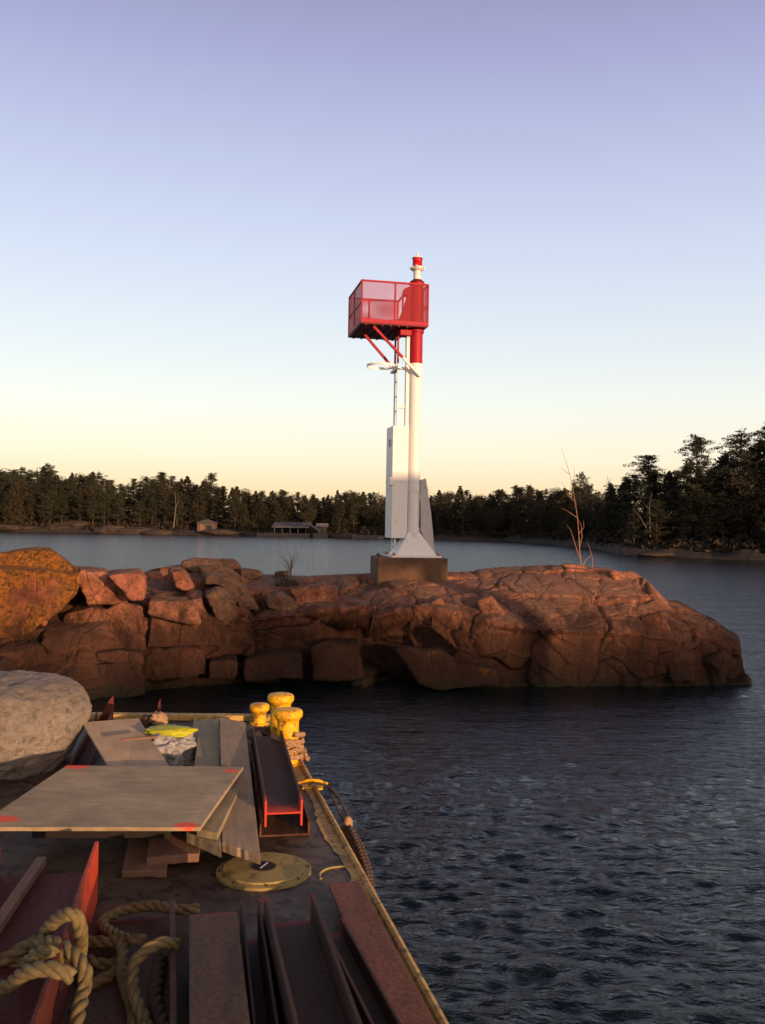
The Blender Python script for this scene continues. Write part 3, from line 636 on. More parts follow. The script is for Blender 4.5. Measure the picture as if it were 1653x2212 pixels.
bushy('grass_tuft', atY(605, 1248, 18.4), (.10, .1, .12), 200, M['bush'], 'small round tuft on the skyline just left of the shrub', 'grass tuft', .05)

# ------------------------------------------------------------------ far shore
shore_uv = [(-1500, 160), (-600, 165), (0, 171), (400, 168), (700, 166), (900, 163), (1093, 157), (1180, 140), (1290, 112), (1340, 92), (1500, 86), (1653, 82), (1900, 74), (2600, 62)]
def shore_dist(u): return float(np.interp(u, [a for a, b in shore_uv], [b for a, b in shore_uv]))
def az_u(u): return math.atan((u-826.5)/F)
def make_shore():
    us = np.linspace(-1500, 2600, 520); rows = [(-3, -1.5), (-1, -.3), (0, .02), (1.2, .45), (3, .75), (7, 1.3), (16, 2.0), (32, 3.0), (60, 3.8), (120, 3.0)]
    V = []
    for (o, z) in rows:
        for u in us:
            d = shore_dist(u)+o; V.append(((u-826.5)/F*d, d, z))
    V = np.array(V); n = fbm(V*np.array([.35, .35, .1]), 5, 8); n2 = fbm(V*np.array([.07, .07, .1]), 3, 18)
    a = (np.abs(V[:, 2]) > .01)*np.clip(V[:, 2]+.3, 0, 1.2); V[:, 2] += n*a*.55+n2*a*.5; V[:, 1] += n2*2.5; V[:, 1] += n*1.0
    # subdivide rows linearly
    nr, nu = len(rows), len(us); G = V.reshape(nr, nu, 3); G2 = []
    for i in range(nr-1):
        for f in (0, .33, .66): G2.append(G[i]*(1-f)+G[i+1]*f)
    G2.append(G[-1]); G2 = np.array(G2); q = G2.reshape(-1, 3); q[:, 2] += .8*fbm(q*np.array([.5, .5, .9]), 5, 77)*np.clip(q[:, 2]+.2, 0, .8)
    nr = len(G2); i, j = np.meshgrid(np.arange(nr-1), np.arange(nu-1), indexing='ij'); a = i*nu+j
    return tag(mesh_obj('far_shore_ground', q, np.stack([a, a+1, a+nu+1, a+nu], -1).reshape(-1, 4), M['ground'], smooth=True), kind='structure')
make_shore()
# land behind the camera that closes the lake (its trees cut the low sunlight)
mb = MB(); Vb = []; nb = 60
for r_, z in ((88, -1.5), (92, .1), (98, .9), (150, 2.5), (260, 3)):
    for k in range(nb): a = R(70+220*k/(nb-1)); rq = r_+6*math.sin(k*.7); Vb.append((rq*math.sin(a), rq*math.cos(a), z))
o = mesh_obj('near_shore_ground', Vb, [(i*nb+k, i*nb+k+1, (i+1)*nb+k+1, (i+1)*nb+k) for i in range(4) for k in range(nb-1)], M['ground']); tag(o, kind='structure')

def crown_mesh(seed, h, kind):
    g = np.random.default_rng(seed); tris = []; segs = []
    def tuft(c, r, n, flat=.5, sz=.2):
        p = g.normal(0, 1, (n, 3)); p /= np.linalg.norm(p, axis=1, keepdims=True)+1e-6; p *= (g.uniform(.1, 1, (n, 1)))**.6*r; p[:, 2] *= flat
        p = p+c; a = g.normal(0, 1, (n, 3))*sz; a[:, 2] = np.abs(a[:, 2])*.8; b = g.normal(0, 1, (n, 3))*sz*.45
        tris.append(np.stack([p-a*.5, p+a*.5, p+b], 1))
    if kind == 'pine':            # white pine: flat irregular plates of foliage with gaps
        z = h*.30
        while z < h*.97:
            t = (z/h-.30)/.70; L0 = h*.24*(1-t)**.80*(.75 if t < .12 else 1)+.22
            side = g.uniform(0, 6.28)
            for k in range(g.integers(3, 6)):
                a = side+k*2*math.pi/4.2+g.normal(0, .5); L = L0*g.uniform(.45, 1.25); up = .10+.45*t+g.normal(0, .1)
                d = np.array([math.cos(a), math.sin(a), up]); s = np.array([0, 0, z]); segs.append((s, s+d*L, .05*(1-t)+.02))
                for q in np.arange(.3, 1.05, .55/max(L, .6)):
                    c = s+d*L*q; c[2] += g.normal(0, .08)+.12*q; tuft(c+g.normal(0, .14, 3), .44+.2*g.random(), 44, .42, .15)
            z += h*(.055-.02*t)*g.uniform(.6, 1.35)
        tuft(np.array([0, 0, h*.975]), .35, 40, 1.2, .16)
    elif kind == 'cedar':
        z = h*.10
        while z < h:
            t = z/h; L0 = h*.19*(1-t)**.7+.12
            for k in range(7):
                a = g.uniform(0, 6.28); L = L0*g.uniform(.5, 1.15); c = np.array([math.cos(a)*L, math.sin(a)*L, z+g.normal(0, .15)]); tuft(c, .55*(1.25-t), 30, .9, .2)
            z += h*.032
        segs.append((np.zeros(3), np.array([.01, 0, h]), .06))
    else:                          # rounded bushy tree
        for k in range(70):
            p = g.normal(0, 1, 3); p /= np.linalg.norm(p); p *= g.uniform(.45, 1)**.5; c = np.array([p[0]*h*.24, p[1]*h*.24, h*.60+p[2]*h*.38]); tuft(c, .7, 55, .7, .2)
            segs.append((np.array([0, 0, h*.4]), c, .03))
    T = np.concatenate(tris).reshape(-1, 3); me = bpy.data.meshes.new('crown'); n = len(T)//3
    me.vertices.add(len(T)); me.vertices.foreach_set('co', T.astype(np.float32).ravel()); me.loops.add(len(T)); me.loops.foreach_set('vertex_index', np.arange(len(T), dtype=np.int32))
    me.polygons.add(n); me.polygons.foreach_set('loop_start', np.arange(0, 3*n, 3, dtype=np.int32)); me.polygons.foreach_set('loop_total', np.full(n, 3, dtype=np.int32)); me.update(calc_edges=True)
    me.materials.append(M['leaf'] if kind == 'pine' else M['leaf2'])
    tb = MB(); tb.tube([(0, 0, -.8), (.03, 0, h*.4), (0, .04, h*.97)], [h*.017, h*.012, .02], 7)
    for a, b, r in segs:
        if kind != 'cedar': tb.tube([a, (np.array(a)+np.array(b))/2+np.array([0, 0, .05]), b], [r, r*.7, r*.3], 4, caps=False)
    tm = bpy.data.meshes.new('trunk'); tm.from_pydata([tuple(p) for p in tb.v], [], tb.f); tm.materials.append(M['bark']); tm.update()
    return me, tm, h
VAR = {'pine': [crown_mesh(s, 11.0, 'pine') for s in (1, 2, 3, 4, 5)], 'cedar': [crown_mesh(s, 9.0, 'cedar') for s in (11, 12, 13)], 'bushy': [crown_mesh(s, 8.0, 'bushy') for s in (21, 22)]}
def tree(kind, x, y, z, h, label, group=None, wide=1.0, name=None, v=None):
    V_ = VAR[kind]; cm, tm, h0 = V_[v if v is not None else random.randrange(len(V_))]
    r = empty(name or {'pine': 'pine_tree', 'cedar': 'cedar_tree', 'bushy': 'bushy_tree'}[kind], (x, y, z), random.uniform(0, 6.28)); s = h/h0; r.scale = (s*wide, s*wide, s)
    for nm, m in (('crown', cm), ('trunk', tm)):
        o = bpy.data.objects.new(nm, m); COL.objects.link(o); o.parent = r
    return tag(r, label, 'tree', group)
sk = [(-200, 1005), (0, 1005), (30, 1003), (70, 1008), (100, 1000), (130, 1022), (180, 1020), (210, 1018), (240, 1035), (265, 1043), (290, 1028), (350, 1022), (380, 1028), (400, 1030), (420, 1040), (455, 1022), (470, 1048), (510, 1047), (540, 1057),
      (600, 1052), (650, 1064), (700, 1070), (760, 1050), (800, 1062), (860, 1066), (930, 1068), (990, 1047), (1010, 1058), (1050, 1062), (1110, 1047), (1150, 1047), (1190, 1057), (1230, 1045), (1255, 1035), (1290, 1060), (1320, 1035), (1350, 1022), (1390, 1000), (1450, 1000), (1480, 990), (1540, 985), (1570, 960), (1653, 930), (1900, 900)]
def sky_h(u, d): v = float(np.interp(u, [a for a, b in sk], [b for a, b in sk])); vh = 1130+(u-826)*.01746; return 2.8+(vh-v)/F*d
gz = lambda off: float(np.interp(off, [0, 1.2, 3, 7, 16, 32, 60], [0, .4, .7, 1.2, 1.9, 2.9, 3.7]))
ZN = [(60, 'at the far left'), (200, 'above the left boulder'), (345, 'left of the pale leaning trunk'), (420, 'just left of the square shed'), (480, 'behind the square shed'), (580, 'between square shed and boathouse'), (720, 'behind the boathouse'), (850, 'left of the tower foot'),
      (1000, 'right of the tower foot'), (1190, 'midway between tower and sapling'), (1300, 'behind the bare sapling'), (1420, 'below the spreading flat topped pine'), (1540, 'below the tall pointed pine'), (9999, 'at the right edge of the photo')]
def zone(u):
    for a, n in ZN:
        if u < a: return n, 'trees '+n
def kname(k): return {'pine': 'ragged dark pine', 'cedar': 'narrow dark cedar', 'bushy': 'bushy dark tree'}[k]
def plant(u, off, hf, kind, wide=1.0):
    ps = 'waterside' if off < 7 else 'mid' if off < 12 else 'inner' if off < 18.5 else 'back'
    d = shore_dist(u)+off; z = gz(off)-.3; top = sky_h(u, d); h = max(3.0, (top-z)*hf)
    zn, gr = zone(u); tree(kind, (u-826.5)/F*d, d, z, h, '%s in the %s row %s' % (kname(kind), ps, zn), '%s, %s row, %s' % (gr, ps, kind), wide)
rt = random.Random(12)
for row, (off, step, lo, hi) in enumerate(((4.5, 30, .50, .80), (9, 26, .66, .92), (15, 21, .82, .99), (22, 20, .88, 1.02))):
    u = -140+row*9
    while u < 1820:
        k = rt.choices(['pine', 'cedar', 'bushy'], [5, 3, 2] if u > 300 else [6, 3, 1])[0]
        if off > 5 or not (400 < u < 480 or 560 < u < 725):
            if not (u > 1360 and row == 3): plant(u+rt.uniform(-8, 8), off+rt.uniform(-2, 2), rt.uniform(lo, hi), k, rt.uniform(1.0, 1.4))
        u += step*rt.uniform(.75, 1.25)*(1.5 if u > 1300 else 1)
def hero(u, v, off, kind, label, wide=1.0, vv=None):
    d = shore_dist(u)+off; z = gz(off)-.3; vh = 1130+(u-826)*.01746; tree(kind, (u-826.5)/F*d, d, z, 2.8+(vh-v)/F*d-z, label, None, wide, v=vv)
hero(1505, 938, 7, 'pine', 'tall pine with a pointed layered crown, second from the right edge', 1.15, 0)
hero(1600, 925, 9, 'pine', 'broad tall pine rising at the right edge of the photo', 1.5, 1)
hero(1660, 912, 12, 'pine', 'tallest pine, cut by the right edge of the photo', 1.5, 3)
hero(1400, 983, 8, 'pine', 'spreading flat topped pine left of the tall pointed one', 1.75, 2)
hero(1257, 1019, 10, 'pine', 'small tufted pine just right of the bare sapling tip', .9, 4)
hero(350, 1020, 20, 'pine', 'ragged pine with sideways arms standing above the left wood', 1.5, 2)
hero(455, 1020, 20, 'pine', 'pointed pine on the skyline above the small square shed', 1.1, 0)
hero(100, 1000, 18, 'pine', 'high pine crown on the skyline near the left edge', 1.2, 4)
# understory
def understory():
    n = 42000; u = rng.uniform(-200, 1900, n); off = rng.uniform(2.2, 24, n)**1.0; keep = ~(((u > 415) & (u < 475) | (u > 578) & (u < 715)) & (off < 9))
    u = u[keep]; off = off[keep]; n = len(u); d = np.interp(u, [a for a, b in shore_uv], [b for a, b in shore_uv])+off
    z = np.interp(off, [0, 1.2, 3, 7, 16, 32, 60], [0, .4, .7, 1.2, 1.9, 2.9, 3.7])+rng.uniform(0, 1, n)*(.5+off*.16)*(.6+.5*np.sin(u*.05)**2)
    c = np.stack([(u-826.5)/F*d, d, z], 1); a = rng.normal(0, .38, (n, 3)); b = rng.normal(0, .24, (n, 3)); V = np.stack([c-a*.5, c+a*.5, c+b], 1).reshape(-1, 3)
    o = mesh_obj('undergrowth', V, np.arange(3*n).reshape(-1, 3), M['under']); tag(o, 'brown brushy undergrowth at the foot of the far wood', 'undergrowth', kind='stuff')
understory()
# pale leaning trunks and bare trees
def bare_tree(pix, Y, rad, label, extra=()):
    pts = uv(pix, Y); branchy('bare_tree', tuple(pts[0]), [(pts, rad)]+[(uv(e, Y), rad*.4) for e in extra], M['barkpale'], label, 'tree')
bare_tree([(375, 1140), (378, 1115), (380, 1090), (378, 1060)], 170, .13, 'pale bare trunk leaning at the waterline left of the shed', [[(379, 1100), (385, 1085), (388, 1070)]])
bare_tree([(1405, 1160), (1404, 1130), (1403, 1100), (1408, 1060)], 92, .06, 'pale straight trunk inside the dark wood on the right', [[(1403, 1100), (1385, 1080)]])
bare_tree([(1396, 1140), (1385, 1120), (1368, 1098)], 91, .05, 'pale trunk leaning left in the dark right wood')
bare_tree([(1318, 1070), (1316, 1050), (1312, 1028)], 108, .07, 'thin bare branch tree on the skyline left of the spreading pine', [[(1316, 1050), (1308, 1036)], [(1315, 1045), (1322, 1030)]])
bare_tree([(925, 1085), (923, 1065), (926, 1048)], 165, .08, 'thin bare tree on the skyline right beside the tower foot', [[(923, 1066), (915, 1050)], [(924, 1062), (932, 1050)], [(923, 1070), (935, 1058)]])

# buildings and docks on the far shore
def gable(name, uL, uR, vB, vE, vR, Y, depth, wallm, roofm, label, cat, ridge_x=True, open_front=False, over=.35):
    pL, pR = atY(uL, vB, Y), atY(uR, vB, Y); w = pR.x-pL.x; zb = min(pL.z, pR.z)-.3; he = atY((uL+uR)/2, vE, Y).z-zb; hr = atY((uL+uR)/2, vR, Y).z-zb
    r = empty(name, (pL.x, Y, zb)); tag(r, label, cat)
    if open_front:
        mb = MB(); mb.box(0, w, depth-.1, depth, 0, he); mb.box(w-.1, w, 0, depth-.1, 0, he); mb.build('wall', wallm, r)
        n = 5
        for k in range(n): x = .1+(w-.2)*k/(n-1); MB().box(x-.07, x+.07, 0, .14, 0, he).build('post', M['farwhite'], r)
    else:
        MB().box(0, w, 0, depth, 0, he).build('wall', wallm, r)
        f = MB().box(w*.55, w*.8, -.04, 0.0, he*.35, he*.8).build('window', M['farwhite'], r); MB().box(w*.58, w*.77, -.06, -.045, he*.4, he*.75).build('pane', M['glass'], f)
        d_ = MB().box(w*.15, w*.35, -.04, 0.0, 0, he*.82).build('door', M['oldwood'], r)
    mb = MB()
    if ridge_x:
        mb.prism([(-over, -over, he), (-over, depth/2, hr), (-over, depth/2, hr+.12), (-over, -over-.05, he+.12)], (w+2*over, 0, 0)); mb.prism([(-over, depth+over, he), (-over, depth/2, hr), (-over, depth/2, hr+.12), (-over, depth+over, he+.12)], (w+2*over, 0, 0))
    else:
        mb.prism([(-over, -over, he), (w/2, -over, hr), (w/2, -over, hr+.12), (-over, -over, he+.12)], (0, depth+2*over, 0)); mb.prism([(w+over, -over, he), (w/2, -over, hr), (w/2, -over, hr+.12), (w+over, -over, he+.12)], (0, depth+2*over, 0))
    mb.build('roof', roofm, r)
    return r, w, he, hr
# hip-roofed small shed
p = atY(426, 1146, 169); q = atY(463, 1146, 169); w = q.x-p.x; zb = p.z-.3
r = empty('shed', (p.x, 169, zb)); tag(r, 'small square tan shed with pyramid roof on the far waterline', 'shed')
MB().box(0, w, 0, 3, 0, 1.75).build('wall', M['farwall'], r)
mb = MB(); mb.add([(-.3, -.3, 1.75), (w+.3, -.3, 1.75), (w+.3, 3.3, 1.75), (-.3, 3.3, 1.75), (w/2, 1.5, 2.5)], [(0, 1, 4), (1, 2, 4), (2, 3, 4), (3, 0, 4), (3, 2, 1, 0)]); mb.build('roof', M['farroof'], r)
MB().box(w*.55, w*.85, -.05, -.002, .6, 1.3).build('window', M['glass'], r); MB().box(w*.15, w*.4, -.05, -.002, .1, 1.5).build('door', M['oldwood'], r)
r, w, he, hr = gable('boathouse', 592, 662, 1150, 1139, 1129, 166, 7, M['fardark'], M['farroof'], 'long open boathouse with white trimmed roof and posts on the far dock', 'boathouse', True, True)
mb = MB(); mb.bar((-.4, -.42, he+.02), (w+.4, -.42, he+.02), .08, .2); mb.bar((w+.42, -.42, he), (w+.42, 3.5, hr+.1), .08, .22); mb.bar((w+.42, 7.42, he-.3), (w+.42, 3.5, hr+.1), .08, .22); mb.build('trim', M['farwhite'], r)
# front-gable wing shows its white slope
mb = MB(); mb.bar((w+.1, -.5, hr), (w+2.6, -.5, he-.5), .10, .22); mb.bar((w-1.2, -.5, he-.1), (w+.1, -.5, hr), .10, .22); mb.build('gable_trim', M['farwhite'], r)
gable('shed', 686, 704, 1150, 1139, 1132, 167, 3, M['farwall'], M['farwhite'], 'small shed with pale roof directly right of the boathouse', 'shed')
def dock(uL, uR, vT, Y, depth, label):
    a, b = atY(uL, vT, Y), atY(uR, vT, Y); r = MB().box(0, b.x-a.x, 0, depth, -.9, 0).build('dock', M['fardock']); r.location = (a.x, Y, a.z); tag(r, label, 'dock'); bevel(r, .06)
dock(555, 668, 1151, 162, 4, 'long grey stone dock below the open boathouse'); dock(676, 708, 1152, 162, 4, 'short grey dock in front of the pale roofed shed')
dock(760, 832, 1156, 163, 2, 'low pale concrete slab at the waterline just left of the tower foot')
def shore_rock(u, v, Y, sx_, sy_, sz_, seed, label):
    bm = bmesh.new(); bmesh.ops.create_icosphere(bm, subdivisions=4, radius=1)
    co = np.array([v_.co[:] for v_ in bm.verts]); n = fbm(co*1.3+seed, 3, seed); co = co*(1+.32*n)[:, None]; co += .05*fbm(co*5, 3, 3)[:, None]*co
    for v_, c in zip(bm.verts, co): v_.co = (c[0]*sx_, c[1]*sy_, c[2]*sz_)
    me = bpy.data.meshes.new('boulder'); bm.to_mesh(me); bm.free(); me.materials.append(M['farrock']); o = bpy.data.objects.new('boulder', me); COL.objects.link(o); o.location = atY(u, v, Y)
    tag(o, label, 'boulder', 'boulders along the far shore')
M['farrock'] = painted('far_rock', (.055, .040, .030), (.03, .02, .015), .5, .85, .8, bump=.8)
for k, (u, v, Y, a, b, c) in enumerate([(20, 1140, 174, 4, 3, .8), (60, 1142, 174, 3, 2, .6), (140, 1142, 175, 4, 3, 1.2), (165, 1140, 175, 3.5, 2, 1.5), (240, 1147, 171, 3, 2, 1.2), (300, 1150, 170, 5, 2, 1.0), (340, 1152, 169, 3, 2, .7),
                                        (480, 1150, 168, 4, 2, .6), (740, 1160, 165, 3, 2, .7), (960, 1168, 160, 5, 2, .5), (1010, 1170, 158, 4, 2, .6), (1060, 1172, 158, 4, 2, .5), (1240, 1188, 122, 3, 2, .6), (1420, 1198, 88, 2, 1, .25)]):
    where = 'left end of the far shore' if u < 350 else ('far shore by the shed' if u < 500 else ('far shore beside the tower' if u < 1100 else 'right shore below the dark wood'))
    shore_rock(u, v, Y, a, b, c, k+40, 'weathered brown boulder at the waterline on the %s' % where)

# ------------------------------------------------------------------ the work barge
DZ = 1.2
D = lambda u, v, z=DZ: atZ(u, v, z)
eN = D(965, 2212); eF = D(655, 1650)
ed = (eF-eN).normalized(); pN = eN-ed*4.5; pF = eN+ed*((7.35-eN.y)/ed.y)     # starboard edge
pN.z = pF.z = DZ; FL = Vector((-7.5, 7.1, DZ)); NL = Vector((-8.5, pN.y, DZ))
bg = empty('barge', (pF.x, pF.y, 0)); tag(bg, 'rust brown flat deck work barge with worn yellow edge in the foreground', 'barge')
bl = Vector((pF.x, pF.y, 0))
mb = MB(); mb.prism([pN-bl-Vector((0, 0, .012)), pF-bl-Vector((0, 0, .012)), FL-bl-Vector((0, 0, .012)), NL-bl-Vector((0, 0, .012))], (0, 0, -1.8)); mb.build('hull', M['hull'], bg)
mb = MB(); ins = Vector((-.02, 0, 0)); mb.prism([pN-bl+ins, pF-bl+ins+Vector((0, -.02, 0)), FL-bl+Vector((.02, -.02, 0)), NL-bl+Vector((.02, 0, 0))], (0, 0, -.011)); mb.build('deck', M['deck'], bg)
nrm = Vector((-ed.y, ed.x, 0)).normalized(); nrm = nrm if nrm.x < 0 else -nrm
# painted yellow strip with a ragged inner edge, raised weld-thick plate
pts_o = []; pts_i = []; L = (pF-pN).length; n = 160
for k in range(n+1):
    p = pN+(pF-pN)*(k/n); w = .085+.018*math.sin(k*.35)+rt.uniform(-.008, .008)
    if k > n*.83: w += .05
    pts_o.append(p+nrm*.028); pts_i.append(p+nrm*w)
V = [tuple(p-bl+Vector((0, 0, .004))) for p in pts_o+pts_i]; Fc = [(k, k+1, n+2+k, n+1+k) for k in range(n)]
mesh_obj('edge_paint', V, Fc, M['deckyellow'], bg)
mb = MB()
for k in range(40):
    p = pN+(pF-pN)*(k/40)-bl; q = pN+(pF-pN)*((k+1)/40)-bl; mb.tube([p+nrm*.014+Vector((0, 0, .002)), q+nrm*.014+Vector((0, 0, .002))], .019, 8, caps=(k in (0, 39)))
mb.build('rubbing_bar', M['deckyellow'], bg, smooth=True)
# far edge kerb, yellow
mb = MB(); mb.bar(pF-bl+Vector((-.03, -.05, .02)), FL-bl+Vector((0, -.05, .02)), .09, .045); mb.build('far_edge_kerb', M['deckyellow'], bg, bev=.008)
# welded plate under the bitts & faint old ring
def deck_patch(uvs, name, mat, h=.012):
    mb = MB(); mb.prism([D(u, v, DZ)-bl for u, v in uvs], (0, 0, h)); return mb.build(name, mat, bg)
deck_patch([(575, 1648), (668, 1640), (650, 1600), (566, 1605)], 'bitt_pad', M['deckyellow'])
deck_patch([(600, 1628), (662, 1625), (664, 1638), (606, 1646)], 'pad_edge', M['yellow'], .03)
c = D(738, 1892); mb = MB(); mb.tube([c-bl+Vector((.10*math.cos(a), .10*math.sin(a), .002)) for a in np.linspace(.3, 3.6, 30)], .006, 6); mb.build('old_weld_ring', M['hatch'], bg)
hc = D(570, 1884)
hv = empty('hatch_cover', hc); tag(hv, 'round yellow deck hatch cover with a dark centre hole', 'hatch cover')
MB().lathe([(.215, 0), (.215, .012), (.19, .016)], 64).build('rim', M['hatch'], hv, smooth=True)
MB().lathe([(.188, .004), (.184, .024), (.05, .026)], 64).build('lid', M['hatch'], hv, smooth=True)
o = MB().lathe([(.055, .0265), (.055, .029)], 28).build('centre_hole', M['dark'], hv); o = MB().bar((-.012, -.03, .031), (.012, .035, .031), .005, .004).build('keeper_bar', M['steelgrey'], hv)
for k in range(8):
    a = k*math.pi/4+.2; mb = MB(); mb.tube([(.201*math.cos(a), .201*math.sin(a), .010), (.201*math.cos(a), .201*math.sin(a), .022)], .006, 6); mb.build('bolt', M['rust'], hv)

def bitt(c, h, r, rc, label):
    e_ = empty('mooring_bollard', c); tag(e_, label, 'bollard')
    MB().lathe([(r*1.5, 0), (r*1.5, .012), (r, .014), (r, h-.085), (r*.97, h-.06)], 36).build('post', M['yellow'], e_, smooth=True)
    o = MB().lathe([(r*.98, h-.085), (rc*.92, h-.062), (rc*1.04, h-.052), (rc*1.06, h-.044), (rc*1.06, h-.024), (rc*1.0, h-.012), (rc*.9, h-.006), (rc*.5, h)], 36).build('cap', M['yellow'], e_, smooth=True); return e_
B1 = D(621, 1650); bitt(B1, .365, .071, .090, 'large yellow bollard with rope wrapped round its foot')
B2 = Vector((atY(607, 1500, 6.36).x, 6.36, DZ)); bitt(B2, .395, .071, .087, 'yellow bollard standing behind the rope wrapped one')
B3 = D(561, 1563); B3.y = min(B3.y, 7.15); bitt(B3, .165, .05, .073, 'short small yellow bollard at the far deck edge')
cl = empty('cleat', D(676, 1703)); tag(cl, 'small yellow cleat at the deck edge with a dark rope on it', 'cleat')
mb = MB(); mb.box(-.06, .06, -.03, .03, 0, .012); mb.build('base', M['yellow'], cl); mb = MB(); mb.tube([(-.09, 0, .03), (-.03, 0, .045), (.03, 0, .045), (.09, 0, .03)], [.007, .012, .012, .007], 10); mb.build('horn', M['yellow'], cl, smooth=True)

# ropes: three laid strands
def catmull(P, step=.012):
    P = [Vector(p) for p in P]; P = [P[0]*2-P[1]]+P+[P[-1]*2-P[-2]]; out = []
    for i in range(1, len(P)-2):
        n = max(2, int((P[i+1]-P[i]).length/step))
        for k in range(n):
            t = k/n; out.append(.5*((2*P[i])+(-P[i-1]+P[i+1])*t+(2*P[i-1]-5*P[i]+4*P[i+1]-P[i+2])*t*t+(-P[i-1]+3*P[i]-3*P[i+1]+P[i+2])*t**3))
    out.append(P[-2]); return out
def rope_strands(mb, P, r, pitch=None, step=None, n=7):
    pitch = pitch or r*7; C_ = catmull(P, step or r*.45); x = None; ln = 0; fr = []
    for i, p in enumerate(C_):
        d = (C_[min(i+1, len(C_)-1)]-C_[max(i-1, 0)]).normalized()
        if x is None: x = d.orthogonal().normalized()
        x = (x-d*x.dot(d)).normalized(); fr.append((p, x.copy(), d.cross(x))); 
    for s in range(3):
        pts = []; ln = 0
        for i, (p, a, b) in enumerate(fr):
            if i: ln += (p-fr[i-1][0]).length
            an = ln/pitch*2*math.pi+s*2.094; pts.append(p+(a*math.cos(an)+b*math.sin(an))*r*.5)
        mb.tube(pts, r*.56, n)
def rope(name, paths, r, mat, label, cat='rope', pitch=None):
    mb = MB()
    for P in paths: rope_strands(mb, P, r, pitch)
    base = Vector(paths[0][0]); mb.v = [tuple(Vector(p)-base) for p in mb.v]; o = mesh_obj(name, mb.v, mb.f, mat, smooth=True); o.location = base; return tag(o, label, cat)
# wraps round the front bollard
P = []
for k in range(64):
    a = k*.42-1; P.append(B1+Vector((math.cos(a)*(.095+.006*math.sin(k*.9)), math.sin(a)*.095, .185-.0022*k-.012*math.sin(a*1.0)+(.014 if k % 9 < 4 else 0))))
P.append(B1+Vector((.14, .0, .03)))
rope('bollard_rope', [P], .017, M['rope2'], 'tan laid rope wound round the front yellow bollard')
P = [B1+Vector((.02, .12, .12)), B1+Vector((-.08, .3, .10)), B2+Vector((-.12, .0, .12)), B2+Vector((-.05, .12, .13)), B2+Vector((.11, .08, .12)), B2+Vector((.10, -.1, .10)), B1+Vector((.02, .13, .10))]
rope('bollard_rope', [P, [p+Vector((.01, 0, -.035)) for p in P]], .016, M['ropedark'], 'brown rope crossing between the two large bollards')
a0, a1 = D(520, 1600), D(600, 1600)
P = [D(500, 1612, 1.24), D(530, 1590, 1.25), D(560, 1600, 1.26), D(590, 1590, 1.27), D(600, 1606, 1.25), D(560, 1612, 1.24), D(520, 1600, 1.25), D(545, 1578, 1.24), D(590, 1575, 1.25)]
rope('loose_rope', [P], .017, M['ropedark'], 'brown rope heap on deck behind the upper H beam')
# thick hawser loops at the bottom left (crop coordinates -> points at their heights)
c5 = lambda x, y, z: atZ(x*.2917, 1894.2+y*.2917, max(1.235, z-.07))
HR = .0225
A_ = [c5(-220, 760, 1.36), c5(60, 600, 1.42), c5(250, 490, 1.46), c5(400, 490, 1.50), c5(540, 570, 1.50), c5(630, 700, 1.48), c5(620, 840, 1.44), c5(580, 1000, 1.42), c5(570, 1150, 1.40), c5(600, 1250, 1.38)]
Bb = [c5(330, 460, 1.44), c5(350, 390, 1.50), c5(430, 310, 1.56), c5(520, 275, 1.60), c5(580, 320, 1.58), c5(600, 420, 1.52), c5(600, 520, 1.44), c5(590, 600, 1.38)]
Cc = [c5(-60, 870, 1.42), c5(90, 790, 1.48), c5(190, 710, 1.54), c5(330, 680, 1.57), c5(450, 700, 1.57), c5(535, 745, 1.55)]
Dd = [c5(190, 670, 1.44), c5(250, 590, 1.50), c5(340, 560, 1.53), c5(410, 590, 1.50), c5(440, 650, 1.44)]
Ee = [c5(-200, 860, 1.34), c5(0, 720, 1.36), c5(150, 640, 1.40), c5(280, 600, 1.42)]
hawser = rope('hawser', [A_, Bb, Cc, Dd, Ee], HR, M['rope'], 'thick yellow hawser with tall arched loop heaped at the left foreground')
A_ = [c5(1470, 240, 1.36), c5(1340, 245, 1.36), c5(1130, 215, 1.34), c5(930, 245, 1.32), c5(780, 310, 1.32), c5(770, 370, 1.32), c5(860, 430, 1.34), c5(980, 470, 1.36), c5(1080, 460, 1.36)]
Bb = [c5(1330, 505, 1.42), c5(1210, 490, 1.44), c5(1090, 540, 1.43), c5(1000, 640, 1.40), c5(980, 760, 1.38), c5(1000, 900, 1.36), c5(1060, 1040, 1.34), c5(1120, 1200, 1.32)]
Cc = [c5(640, 480, 1.32), c5(760, 480, 1.33), c5(880, 490, 1.34), c5(910, 560, 1.34), c5(900, 680, 1.33), c5(930, 820, 1.33), c5(980, 960, 1.32), c5(1000, 1150, 1.31)]
Dd = [c5(640, 810, 1.30), c5(760, 760, 1.30), c5(860, 700, 1.31), c5(930, 620, 1.32)]
Ee = [c5(650, 620, 1.28), c5(760, 650, 1.28), c5(880, 640, 1.29)]
rope('hawser', [A_, Bb, Cc, Dd, Ee], HR*.93, M['rope'], 'thick yellow hawser curling on deck beside the flat purple beam')
rope('hawser', [[c5(1190, 600, 1.22), c5(1170, 760, 1.22), c5(1150, 900, 1.22), c5(1190, 1060, 1.22), c5(1260, 1200, 1.22)]], .024, M['ropedark'], 'dim brown rope lying in shadow left of the flat purple beam')

